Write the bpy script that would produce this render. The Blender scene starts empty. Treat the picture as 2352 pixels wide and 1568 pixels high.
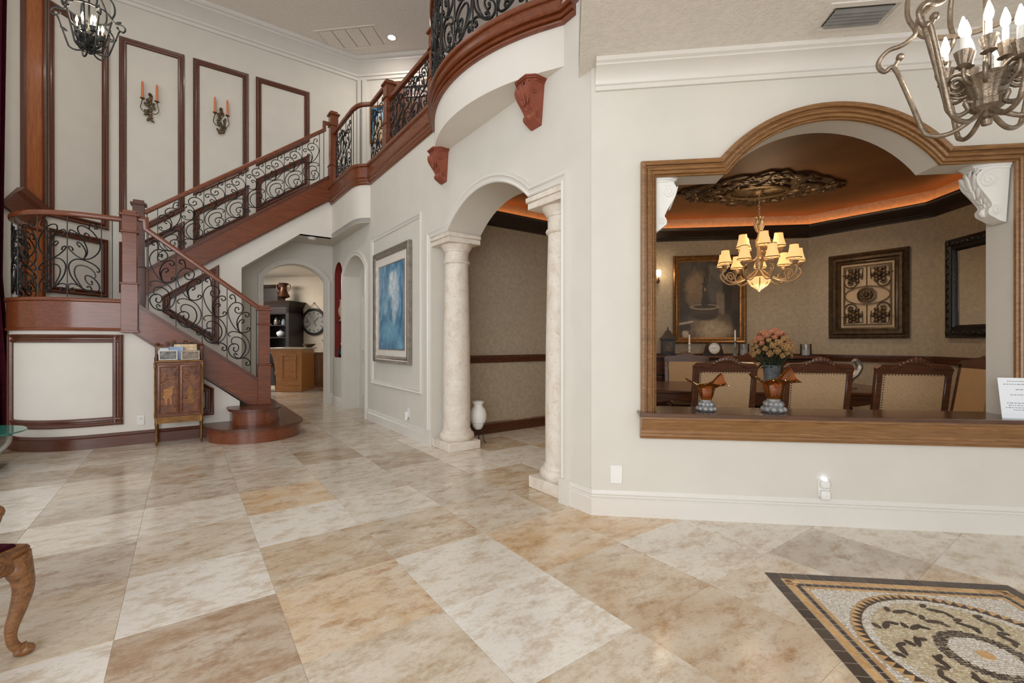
import bpy, bmesh, math, random
from mathutils import Vector, Matrix
from math import sin, cos, pi, radians, sqrt, atan2, hypot
random.seed(7)
S = bpy.context.scene
COL = S.collection

# ------------------------------------------------------------------ camera, world, lights, exposure
cam_d = bpy.data.cameras.new('camera'); cam_d.sensor_width = 36.0; cam_d.lens = 16.0
cam_d.clip_start = 0.05; cam_d.clip_end = 100
cam = bpy.data.objects.new('camera', cam_d); COL.objects.link(cam)
cam.location = (0, 0, 1.30); cam.rotation_euler = (radians(90), 0, 0)
S.camera = cam
S.view_settings.view_transform = 'Standard'; S.view_settings.look = 'None'
S.view_settings.gamma = 1.0; S.view_settings.use_curve_mapping = False
S.view_settings.exposure = 0.19
S.cycles.use_denoising = True
S.cycles.max_bounces = 6; S.cycles.diffuse_bounces = 3; S.cycles.glossy_bounces = 3; S.cycles.use_adaptive_sampling = True; S.cycles.adaptive_threshold = 0.09; S.cycles.adaptive_min_samples = 20
S.cycles.transmission_bounces = 6; S.cycles.sample_clamp_indirect = 6.0
S.cycles.caustics_reflective = False; S.cycles.caustics_refractive = False
W = bpy.data.worlds.new('daylight'); S.world = W; W.use_nodes = True
_bg = W.node_tree.nodes['Background']; _bg.inputs[0].default_value = (0.90, 0.955, 1.0, 1); _bg.inputs[1].default_value = 0.74

def area(name, loc, target, sx, sy, power, color=(1, 1, 1), spread=180):
    l = bpy.data.lights.new(name, 'AREA'); l.shape = 'RECTANGLE'; l.size = sx; l.size_y = sy
    l.energy = power; l.color = color; l.spread = radians(spread)
    o = bpy.data.objects.new(name, l); COL.objects.link(o); o.location = loc
    o.rotation_euler = (Vector(target) - Vector(loc)).to_track_quat('-Z', 'Y').to_euler()
    return o
def point(name, loc, power, color, radius=0.05):
    l = bpy.data.lights.new(name, 'POINT'); l.energy = power; l.color = color; l.shadow_soft_size = radius
    o = bpy.data.objects.new(name, l); COL.objects.link(o); o.location = loc
    return o
# added soft light behind the camera, in place of assumed entry windows
area('entry_fill_light', (-1.7, -3.2, 2.3), (-0.7, 6, 1.5), 6.5, 3.6, 280, (0.95, 0.975, 1.0))
WARM = (1.0, 0.78, 0.52)
# hall downlight and dining chandelier; the other lamps are added fills
area('hall_overhead_light', (-2.49, 9.3, 7.50), (-2.49, 9.3, 0), 0.5, 0.5, 22, (1.0, 0.93, 0.85))
area('hall_overhead_light', (-4.2, 5.2, 7.50), (-4.2, 5.2, 0), 1.2, 1.2, 40, (1.0, 0.93, 0.85))  # unseen fill added for the stair hall, no ceiling fitting belongs to it
area('passage_fill_light', (-2.75, 8.9, 3.24), (-2.75, 8.9, 0), 0.25, 0.25, 9, (1.0, 0.9, 0.78))  # added to brighten the passage under the soffit, no fitting there
area('kitchen_fill_light', (-7.6, 12.2, 3.2), (-7.0, 12.4, 0), 1.4, 1.0, 80, (1.0, 0.93, 0.84))  # added kitchen fill, set aside so the floor does not mirror it
point('dining_chandelier_light', (3.25, 5.93, 2.76), 12, WARM, 0.25)
point('dining_bowl_light', (3.25, 5.93, 1.88), 6, WARM, 0.10)
for _p in ((1.9, 4.6), (4.1, 4.5), (2.2, 6.7), (4.3, 6.1)):
    area('dining_fill_light', (_p[0], _p[1], 3.285), (_p[0], _p[1], 0), 0.16, 0.16, 5.5, WARM, 125)  # added fills lighting the dining room; limited spread avoids floor glints

# ------------------------------------------------------------------ materials
MATS = {}
def newmat(name):
    m = bpy.data.materials.new(name); m.use_nodes = True
    nt = m.node_tree; b = nt.nodes['Principled BSDF']
    return m, nt, b
def ramp(nt, fac, stops, interp='LINEAR'):
    r = nt.nodes.new('ShaderNodeValToRGB'); r.color_ramp.interpolation = interp
    e = r.color_ramp.elements
    while len(e) < len(stops): e.new(0.5)
    for k, (p, c) in enumerate(stops):
        e[k].position = p; e[k].color = (*c, 1) if len(c) == 3 else c
    nt.links.new(fac, r.inputs[0]); return r.outputs[0]
def noise(nt, scale, detail=4, rough=0.55, vec=None, dist=0.0):
    n = nt.nodes.new('ShaderNodeTexNoise'); n.inputs['Scale'].default_value = scale
    n.inputs['Detail'].default_value = detail; n.inputs['Roughness'].default_value = rough
    n.inputs['Distortion'].default_value = dist
    if vec is not None: nt.links.new(vec, n.inputs['Vector'])
    return n.outputs['Fac']
def coords(nt, scale=(1, 1, 1), rot=(0, 0, 0), which='Object'):
    t = nt.nodes.new('ShaderNodeTexCoord'); mp = nt.nodes.new('ShaderNodeMapping')
    mp.inputs['Scale'].default_value = scale; mp.inputs['Rotation'].default_value = rot
    nt.links.new(t.outputs[which], mp.inputs['Vector']); return mp.outputs['Vector']
def bump(nt, b, h, strength=0.2, dist=0.01):
    n = nt.nodes.new('ShaderNodeBump'); n.inputs['Strength'].default_value = strength
    n.inputs['Distance'].default_value = dist
    nt.links.new(h, n.inputs['Height']); nt.links.new(n.outputs[0], b.inputs['Normal'])
def mixc(nt, fac, a, c, mode='MIX'):
    n = nt.nodes.new('ShaderNodeMix'); n.data_type = 'RGBA'; n.blend_type = mode
    for sock, v in ((n.inputs[0], fac), (n.inputs[6], a), (n.inputs[7], c)):
        if hasattr(v, 'links'): nt.links.new(v, sock)
        elif isinstance(v, (int, float)): sock.default_value = v
        else: sock.default_value = (*v, 1)
    return n.outputs[2]
def srgb(r, g, b):
    f = lambda c: (c / 255 / 12.92) if c / 255 <= 0.04045 else ((c / 255 + 0.055) / 1.055) ** 2.4
    return (f(r), f(g), f(b))
def plain(name, col, rough=0.5, metal=0.0, vary=0.12, scale=8, bmp=0.0, bscale=60, spec=0.5, coat=0.0):
    m, nt, b = newmat(name)
    c = mixc(nt, ramp(nt, noise(nt, scale, 2, vec=coords(nt)), [(0.3, (0, 0, 0)), (0.7, (1, 1, 1))]),
             [x * (1 - vary) for x in col], [min(1, x * (1 + vary)) for x in col])
    nt.links.new(c, b.inputs['Base Color'])
    b.inputs['Roughness'].default_value = rough; b.inputs['Metallic'].default_value = metal
    b.inputs['Specular IOR Level'].default_value = spec; b.inputs['Coat Weight'].default_value = coat
    b.inputs['Coat Roughness'].default_value = 0.08
    if bmp: bump(nt, b, noise(nt, bscale, 2, vec=coords(nt)), bmp, 0.01)
    MATS[name] = m; return m
def wood(name, dark, mid, light, rough=0.3, scale=(2.2, 26, 26), coat=0.3, bmp=0.04):
    m, nt, b = newmat(name)
    v = coords(nt, scale)
    n1 = noise(nt, 1.6, 4, 0.62, v, 1.1)
    c = ramp(nt, n1, [(0.25, dark), (0.5, mid), (0.78, light)])
    nt.links.new(c, b.inputs['Base Color'])
    b.inputs['Roughness'].default_value = rough; b.inputs['Coat Weight'].default_value = coat
    b.inputs['Coat Roughness'].default_value = 0.12
    bump(nt, b, n1, bmp, 0.004)
    MATS[name] = m; return m
def emit(name, col, strength):
    m, nt, b = newmat(name)
    b.inputs['Base Color'].default_value = (*col, 1)
    b.inputs['Emission Color'].default_value = (*col, 1); b.inputs['Emission Strength'].default_value = strength
    MATS[name] = m; return m
def glass(name, col, rough=0.02, alpha_trans=1.0):
    m, nt, b = newmat(name)
    b.inputs['Base Color'].default_value = (*col, 1); b.inputs['Transmission Weight'].default_value = alpha_trans
    b.inputs['Roughness'].default_value = rough; b.inputs['IOR'].default_value = 1.45
    MATS[name] = m; return m

plain('wall_paint', srgb(216, 210, 199), 0.75, vary=0.025, scale=3, spec=0.25)
plain('wall_paint_pale', srgb(226, 219, 209), 0.7, vary=0.02, scale=3, spec=0.25)
plain('ceiling_paint', srgb(240, 232, 221), 0.85, vary=0.05, scale=24, bmp=0.4, bscale=70, spec=0.2)
plain('ceiling_low_paint', srgb(236, 229, 219), 0.85, vary=0.05, scale=24, bmp=0.4, bscale=70, spec=0.2)
plain('trim_paint', srgb(223, 217, 208), 0.35, vary=0.015, scale=4, spec=0.45)
plain('dining_wallcover', srgb(172, 157, 136), 0.8, vary=0.10, scale=22, bmp=0.25, bscale=220, spec=0.2)
plain('dining_ceiling', srgb(112, 80, 50), 0.6, vary=0.16, scale=2.5, bmp=0.12, bscale=90, spec=0.3)
plain('kitchen_wall', srgb(214, 202, 184), 0.8, vary=0.04, scale=3, spec=0.2)
plain('niche_red', srgb(128, 34, 26), 0.7, vary=0.1)
wood('cherry', srgb(96, 46, 22), srgb(117, 60, 32), srgb(138, 74, 40), 0.27, coat=0.25)
wood('cherry_dark', srgb(68, 33, 18), srgb(90, 46, 26), srgb(108, 58, 34), 0.34, coat=0.25)
wood('amber_wood', srgb(128, 68, 28), srgb(154, 86, 40), srgb(172, 102, 52), 0.4, scale=(20, 20, 1.6), coat=0.2)
wood('casing_oak', srgb(108, 74, 40), srgb(140, 98, 56), srgb(164, 122, 76), 0.36, scale=(3, 30, 30), coat=0.25)
wood('sill_top', srgb(58, 34, 20), srgb(84, 52, 31), srgb(104, 66, 40), 0.22, coat=0.5)
wood('dining_wood', srgb(46, 25, 16), srgb(80, 45, 29), srgb(112, 66, 42), 0.3, coat=0.4)
wood('espresso', srgb(20, 13, 10), srgb(38, 25, 19), srgb(58, 40, 31), 0.4, coat=0.2)
wood('honey_pine', srgb(138, 84, 34), srgb(172, 112, 52), srgb(194, 136, 72), 0.4, coat=0.2)
wood('carved_oak', srgb(84, 50, 26), srgb(128, 84, 46), srgb(160, 112, 66), 0.42, coat=0.2)
plain('corbel_red', srgb(140, 72, 50), 0.6, vary=0.15, scale=14, bmp=0.2, bscale=40)
plain('plaster_white', srgb(236, 233, 226), 0.55, vary=0.02, bmp=0.08, bscale=60)
plain('iron', srgb(38, 36, 34), 0.42, 0.55, 0.25, 20, 0.15, 80)
plain('iron_grey', srgb(66, 66, 64), 0.4, 0.7, 0.3, 18, 0.2, 70)
plain('pewter', srgb(140, 124, 106), 0.38, 0.7, 0.25, 22, 0.25, 90)
plain('champagne', srgb(196, 168, 130), 0.42, 0.5, 0.2, 30, 0.2, 80)
plain('bronze', srgb(96, 78, 54), 0.45, 0.65, 0.35, 24, 0.3, 60)
plain('dark_bronze', srgb(88, 70, 50), 0.38, 0.5, 0.4, 16, 0.3, 50)
plain('antique_gold', srgb(126, 88, 48), 0.35, 0.6, 0.3, 18, 0.15, 50)
plain('silver_leaf', srgb(150, 140, 128), 0.35, 0.6, 0.2, 14, 0.1, 50)
plain('black_frame', srgb(24, 20, 18), 0.35, 0.0, 0.3, 20, 0.3, 60)
plain('candle_peach', srgb(216, 128, 78), 0.5, vary=0.06)
plain('candle_white', srgb(236, 232, 222), 0.5, vary=0.03)
plain('paper_white', srgb(238, 240, 244), 0.6, vary=0.01)
plain('ink', srgb(120, 122, 134), 0.7, vary=0.05)
plain('plate_white', srgb(236, 234, 228), 0.35, vary=0.01)
plain('slot_dark', srgb(60, 56, 52), 0.6, vary=0.05)
plain('velvet', srgb(58, 10, 22), 0.9, vary=0.3, scale=12, spec=0.15)
plain('mat_board', srgb(224, 216, 206), 0.8, vary=0.02)
plain('linen_panel', srgb(196, 170, 138), 0.8, vary=0.06, scale=30)
plain('rose_peach', srgb(192, 132, 100), 0.7, vary=0.15, scale=30)
plain('rose_cream', srgb(178, 142, 92), 0.7, vary=0.15, scale=30)
plain('leaf_green', srgb(66, 78, 58), 0.6, vary=0.3, scale=20)
plain('glass_grey', srgb(128, 138, 142), 0.15, vary=0.2, scale=30)
plain('duct_grey', srgb(150, 152, 152), 0.4, 0.4)
plain('teal_glass', srgb(52, 128, 116), 0.08, vary=0.1)
plain('stone_grey', srgb(150, 146, 138), 0.6, vary=0.2, scale=12)
plain('leather_black', srgb(22, 20, 20), 0.35, vary=0.2)
plain('counter_stone', srgb(190, 176, 158), 0.2, vary=0.15, scale=18)
plain('copper_dark', srgb(88, 56, 40), 0.35, 0.7, 0.3, 14)
def thin_glass(name, tint, body, body_fac, gloss=0.12):      # thin-walled glass: tinted see-through, a little body colour, sharp gloss
    m, nt, b = newmat(name); MATS[name] = m; nt.nodes.remove(b); out = nt.nodes['Material Output']
    tr = nt.nodes.new('ShaderNodeBsdfTransparent'); tr.inputs[0].default_value = (*tint, 1)
    tl = nt.nodes.new('ShaderNodeBsdfTranslucent'); df = nt.nodes.new('ShaderNodeBsdfDiffuse')
    c = mixc(nt, ramp(nt, noise(nt, 24, 4, vec=coords(nt)), [(0.35, (0, 0, 0)), (0.7, (1, 1, 1))]), [x * 0.6 for x in body], body)
    nt.links.new(c, tl.inputs[0]); nt.links.new(c, df.inputs[0])
    gl = nt.nodes.new('ShaderNodeBsdfGlossy'); gl.inputs['Roughness'].default_value = 0.03
    m0 = nt.nodes.new('ShaderNodeMixShader'); m0.inputs[0].default_value = 0.5; nt.links.new(tl.outputs[0], m0.inputs[1]); nt.links.new(df.outputs[0], m0.inputs[2])
    m1 = nt.nodes.new('ShaderNodeMixShader'); m1.inputs[0].default_value = body_fac; nt.links.new(tr.outputs[0], m1.inputs[1]); nt.links.new(m0.outputs[0], m1.inputs[2])
    lw = nt.nodes.new('ShaderNodeLayerWeight'); lw.inputs[0].default_value = 0.25
    ad = nt.nodes.new('ShaderNodeMath'); ad.operation = 'ADD'; ad.inputs[1].default_value = gloss * 0.4; nt.links.new(lw.outputs['Fresnel'], ad.inputs[0])
    m2 = nt.nodes.new('ShaderNodeMixShader'); nt.links.new(ad.outputs[0], m2.inputs[0]); nt.links.new(m1.outputs[0], m2.inputs[1]); nt.links.new(gl.outputs[0], m2.inputs[2])
    nt.links.new(m2.outputs[0], out.inputs[0])
thin_glass('clear_glass', (0.96, 0.97, 0.97), srgb(220, 222, 222), 0.10); thin_glass('foot_glass', (0.9, 0.9, 0.9), srgb(248, 248, 246), 0.5, 0.2)
thin_glass('amber_glass', srgb(246, 190, 112), srgb(222, 138, 50), 0.24, 0.2)
emit('bulb_white', (1.0, 0.96, 0.9), 22); emit('bulb_warm', (1.0, 0.80, 0.5), 14)
emit('downlight_lens', (1.0, 0.97, 0.92), 9); emit('night_led', (0.72, 0.82, 1.0), 3)

for _n in ('bulb_white', 'bulb_warm', 'downlight_lens', 'night_led'): MATS[_n].cycles.emission_sampling = 'NONE'
# lamp shade: cloth glowing from the bulb inside
m, nt, b = newmat('shade_cloth'); MATS['shade_cloth'] = m
b.inputs['Base Color'].default_value = (*srgb(236, 196, 140), 1); b.inputs['Roughness'].default_value = 0.8
b.inputs['Emission Color'].default_value = (*srgb(255, 200, 128), 1); b.inputs['Emission Strength'].default_value = 0.75
# cove strip light
emit('cove_strip', (1.0, 0.34, 0.10), 6.5)
# mirror
m, nt, b = newmat('mirror'); MATS['mirror'] = m
b.inputs['Base Color'].default_value = (0.82, 0.8, 0.76, 1); b.inputs['Metallic'].default_value = 1; b.inputs['Roughness'].default_value = 0.03
# column stone
m, nt, b = newmat('column_stone'); MATS['column_stone'] = m
v = coords(nt)
c = ramp(nt, noise(nt, 7, 8, 0.65, v, 0.6), [(0.3, srgb(210, 194, 176)), (0.48, srgb(228, 216, 201)), (0.7, srgb(236, 228, 216))])
c = mixc(nt, ramp(nt, noise(nt, 46, 3, 0.5, v), [(0.60, (0, 0, 0)), (0.68, (0.45, 0.45, 0.45))]), c, srgb(196, 172, 148))
nt.links.new(c, b.inputs['Base Color']); b.inputs['Roughness'].default_value = 0.55
bump(nt, b, noise(nt, 38, 5, 0.6, v), 0.22, 0.006)
# travertine floor tile: tone comes from the object colour, veins from noise shifted per tile
def travertine(name, island):
    m, nt, b = newmat(name); MATS[name] = m
    t = nt.nodes.new('ShaderNodeTexCoord'); oi = nt.nodes.new('ShaderNodeObjectInfo')
    geo = nt.nodes.new('ShaderNodeNewGeometry')
    rnd = geo.outputs['Random Per Island'] if island else oi.outputs['Random']
    mul = nt.nodes.new('ShaderNodeMath'); mul.operation = 'MULTIPLY'; mul.inputs[1].default_value = 37.0
    nt.links.new(rnd, mul.inputs[0])
    cmb = nt.nodes.new('ShaderNodeCombineXYZ'); nt.links.new(mul.outputs[0], cmb.inputs[2]); nt.links.new(mul.outputs[0], cmb.inputs[0])
    add = nt.nodes.new('ShaderNodeVectorMath'); add.operation = 'ADD'
    nt.links.new(t.outputs['Object'], add.inputs[0]); nt.links.new(cmb.outputs[0], add.inputs[1])
    mp = nt.nodes.new('ShaderNodeMapping'); mp.inputs['Scale'].default_value = (1.3, 2.3, 1.0); mp.inputs['Rotation'].default_value = (0, 0, 0.42)
    nt.links.new(add.outputs[0], mp.inputs[0])
    v = mp.outputs[0]
    n1 = noise(nt, 2.0, 3, 0.6, v); n2 = noise(nt, 4.5, 7, 0.76, v); n3 = noise(nt, 26, 4, 0.7, v)
    if island:
        base = ramp(nt, rnd, [(0.0, srgb(214, 203, 188)), (0.35, srgb(198, 182, 160)), (0.6, srgb(222, 214, 202)), (0.85, srgb(180, 158, 132))])
    else:
        base = oi.outputs['Color']
    light = mixc(nt, 0.5, base, srgb(236, 229, 218))
    dark = mixc(nt, 1.0, base, srgb(216, 196, 174), 'MULTIPLY')
    c = mixc(nt, ramp(nt, n1, [(0.38, (0, 0, 0)), (0.66, (1, 1, 1))]), base, light)
    c = mixc(nt, ramp(nt, n2, [(0.47, (0, 0, 0)), (0.68, (1, 1, 1))]), c, dark)
    c = mixc(nt, ramp(nt, n3, [(0.52, (0, 0, 0)), (0.75, (0.6, 0.6, 0.6))]), c, mixc(nt, 1.0, base, srgb(216, 200, 180), 'MULTIPLY'))
    nt.links.new(c, b.inputs['Base Color'])
    b.inputs['Roughness'].default_value = 0.16; b.inputs['Specular IOR Level'].default_value = 0.5
travertine('travertine', False); travertine('travertine_field', True)
plain('grout', srgb(186, 172, 152), 0.8, vary=0.05)
# mosaic stones (tone varies per stone)
def stone_var(name, cols, rough=0.35):
    m, nt, b = newmat(name); MATS[name] = m
    oi = nt.nodes.new('ShaderNodeObjectInfo'); geo = nt.nodes.new('ShaderNodeNewGeometry')
    ad = nt.nodes.new('ShaderNodeMath'); ad.operation = 'ADD'
    nt.links.new(oi.outputs['Random'], ad.inputs[0]); nt.links.new(geo.outputs['Random Per Island'], ad.inputs[1])
    fr = nt.nodes.new('ShaderNodeMath'); fr.operation = 'FRACT'; nt.links.new(ad.outputs[0], fr.inputs[0])
    c = ramp(nt, fr.outputs[0], [(k / max(1, len(cols) - 1), q) for k, q in enumerate(cols)])
    c = mixc(nt, ramp(nt, noise(nt, 45, 4, vec=coords(nt)), [(0.45, (0, 0, 0)), (0.75, (0.5, 0.5, 0.5))]), c, [min(1, x * 1.9 + 0.02) for x in cols[0]])
    nt.links.new(c, b.inputs['Base Color']); b.inputs['Roughness'].default_value = rough
stone_var('stone_brown', [srgb(58, 46, 40), srgb(74, 60, 52), srgb(50, 42, 38), srgb(86, 74, 64)])
stone_var('stone_gold', [srgb(196, 152, 100), srgb(214, 176, 126), srgb(184, 138, 88)])
stone_var('stone_chip', [srgb(206, 188, 156), srgb(222, 210, 186), srgb(186, 164, 128), srgb(196, 176, 142)], 0.5)
stone_var('stone_white', [srgb(228, 222, 212), srgb(208, 200, 190), srgb(236, 230, 222)], 0.45)
# woven chair backing
m, nt, b = newmat('woven'); MATS['woven'] = m
w1 = nt.nodes.new('ShaderNodeTexWave'); w1.wave_type = 'BANDS'; w1.bands_direction = 'DIAGONAL'
w1.inputs['Scale'].default_value = 34; w1.inputs['Distortion'].default_value = 7.0; w1.inputs['Detail'].default_value = 3
nt.links.new(coords(nt, (1, 1, 1.6)), w1.inputs['Vector'])
c = ramp(nt, w1.outputs['Fac'], [(0.2, srgb(172, 138, 102)), (0.7, srgb(206, 174, 136))])
nt.links.new(c, b.inputs['Base Color']); b.inputs['Roughness'].default_value = 0.85
bump(nt, b, w1.outputs['Fac'], 0.5, 0.004)
# paintings: soft-edged areas of colour laid over a noisy ground (flat print)
def canvas(name, ground, layers, nscale=(1.5, 1, 0.7)):
    m, nt, b = newmat(name); MATS[name] = m
    sp = nt.nodes.new('ShaderNodeSeparateXYZ'); nt.links.new(coords(nt, which='Generated'), sp.inputs[0])
    n1 = noise(nt, 3.2, 7, 0.6, coords(nt, nscale), 1.2); n2 = noise(nt, 16, 6, 0.6, coords(nt))
    def mth(op, a, q=0.0):
        n = nt.nodes.new('ShaderNodeMath'); n.operation = op
        for sk, val in ((n.inputs[0], a), (n.inputs[1], q)):
            if hasattr(val, 'links'): nt.links.new(val, sk)
            else: sk.default_value = val
        return n.outputs[0]
    c = ramp(nt, n1, ground)
    for (cx, cz, rx, rz, tilt, power, soft, warp, col) in layers:
        ux, uz = mth('SUBTRACT', sp.outputs[0], cx), mth('SUBTRACT', sp.outputs[2], cz)
        if tilt: uz = mth('SUBTRACT', uz, mth('MULTIPLY', ux, tilt))
        dx = mth('POWER', mth('ABSOLUTE', mth('DIVIDE', ux, rx)), power); dz = mth('POWER', mth('ABSOLUTE', mth('DIVIDE', uz, rz)), power)
        d = mth('ADD', mth('POWER', mth('ADD', dx, dz), 1.0 / power), mth('MULTIPLY', mth('SUBTRACT', n1, 0.5), warp))
        c = mixc(nt, ramp(nt, d, [(max(0, 1 - soft), (0.92, 0.92, 0.92)), (1.0, (0, 0, 0))]), c, col)
    c = mixc(nt, ramp(nt, n2, [(0.40, (0.25, 0.25, 0.25)), (0.60, (0, 0, 0))]), c, (0.01, 0.01, 0.012))
    nt.links.new(c, b.inputs['Base Color']); b.inputs['Roughness'].default_value = 0.5
canvas('blue_canvas', [(0.25, srgb(30, 72, 112)), (0.45, srgb(62, 120, 160)), (0.62, srgb(116, 168, 194)), (0.8, srgb(160, 202, 212))],
       [(0.45, 0.20, 0.40, 0.16, 0, 2, 0.6, 1.4, srgb(112, 170, 196)), (0.58, 0.76, 0.24, 0.16, 0.3, 2, 0.5, 1.6, srgb(206, 218, 224)), (0.66, 0.56, 0.17, 0.20, 0, 2, 0.5, 1.8, srgb(192, 208, 218)),
        (0.52, 0.86, 0.10, 0.07, 0, 2, 0.5, 1.0, srgb(220, 228, 230)), (0.74, 0.66, 0.10, 0.22, 0, 2, 0.6, 2.0, srgb(176, 198, 212)), (0.62, 0.40, 0.08, 0.14, 0, 2, 0.6, 1.5, srgb(178, 200, 212)), (0.28, 0.5, 0.12, 0.12, 0, 2, 0.6, 1.4, srgb(140, 184, 202))])
DK = srgb(34, 27, 23)
canvas('fountain_canvas', [(0.25, srgb(30, 24, 21)), (0.5, srgb(52, 42, 35)), (0.75, srgb(74, 60, 49))],
       [(0.28, 0.66, 0.20, 0.26, 0, 2, 0.4, 1.2, srgb(126, 104, 80)), (0.25, 0.52, 0.16, 0.10, 0, 2, 0.5, 1.0, srgb(112, 90, 66)), (0.60, 0.68, 0.13, 0.25, 0, 3, 0.25, 0.3, srgb(86, 82, 78)), (0.62, 0.84, 0.14, 0.10, -0.6, 2, 0.3, 0.3, srgb(104, 100, 94)),
        (0.80, 0.62, 0.06, 0.30, 0, 4, 0.15, 0.15, srgb(40, 34, 30)), (0.93, 0.66, 0.06, 0.34, 0, 4, 0.2, 0.2, srgb(66, 54, 44)), (0.66, 0.46, 0.045, 0.16, 0, 4, 0.2, 0.1, srgb(124, 104, 84)), (0.72, 0.44, 0.03, 0.16, 0, 4, 0.2, 0.1, srgb(120, 108, 94)),
        (0.52, 0.12, 0.52, 0.26, 0, 2, 0.5, 0.5, srgb(128, 108, 86)), (0.58, 0.10, 0.32, 0.16, 0, 2, 0.6, 0.6, srgb(176, 156, 128)), (0.92, 0.24, 0.10, 0.18, -0.9, 2, 0.5, 0.3, srgb(44, 36, 30)),
        (0.43, 0.335, 0.245, 0.075, 0, 4, 0.12, 0.06, srgb(62, 48, 39)), (0.43, 0.275, 0.22, 0.05, 0, 2, 0.3, 0.1, srgb(50, 39, 32)), (0.43, 0.405, 0.255, 0.040, 0, 2, 0.15, 0.05, srgb(150, 132, 110)), (0.43, 0.408, 0.215, 0.026, 0, 2, 0.2, 0.05, DK),
        (0.43, 0.47, 0.060, 0.075, 0, 3, 0.2, 0.1, DK), (0.43, 0.60, 0.042, 0.10, 0, 3, 0.2, 0.1, DK), (0.43, 0.70, 0.060, 0.020, 0, 2, 0.2, 0.05, DK), (0.43, 0.75, 0.022, 0.06, 0, 2, 0.3, 0.1, DK), (0.435, 0.63, 0.018, 0.03, 0, 2, 0.4, 0.1, srgb(150, 130, 104)),
        (0.12, 0.20, 0.15, 0.016, 0.15, 4, 0.2, 0.05, srgb(176, 164, 144)), (0.10, 0.135, 0.12, 0.05, 0.1, 4, 0.2, 0.1, srgb(58, 48, 41)), (0.12, 0.055, 0.06, 0.055, 0, 3, 0.4, 0.3, srgb(188, 172, 146))])

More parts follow.
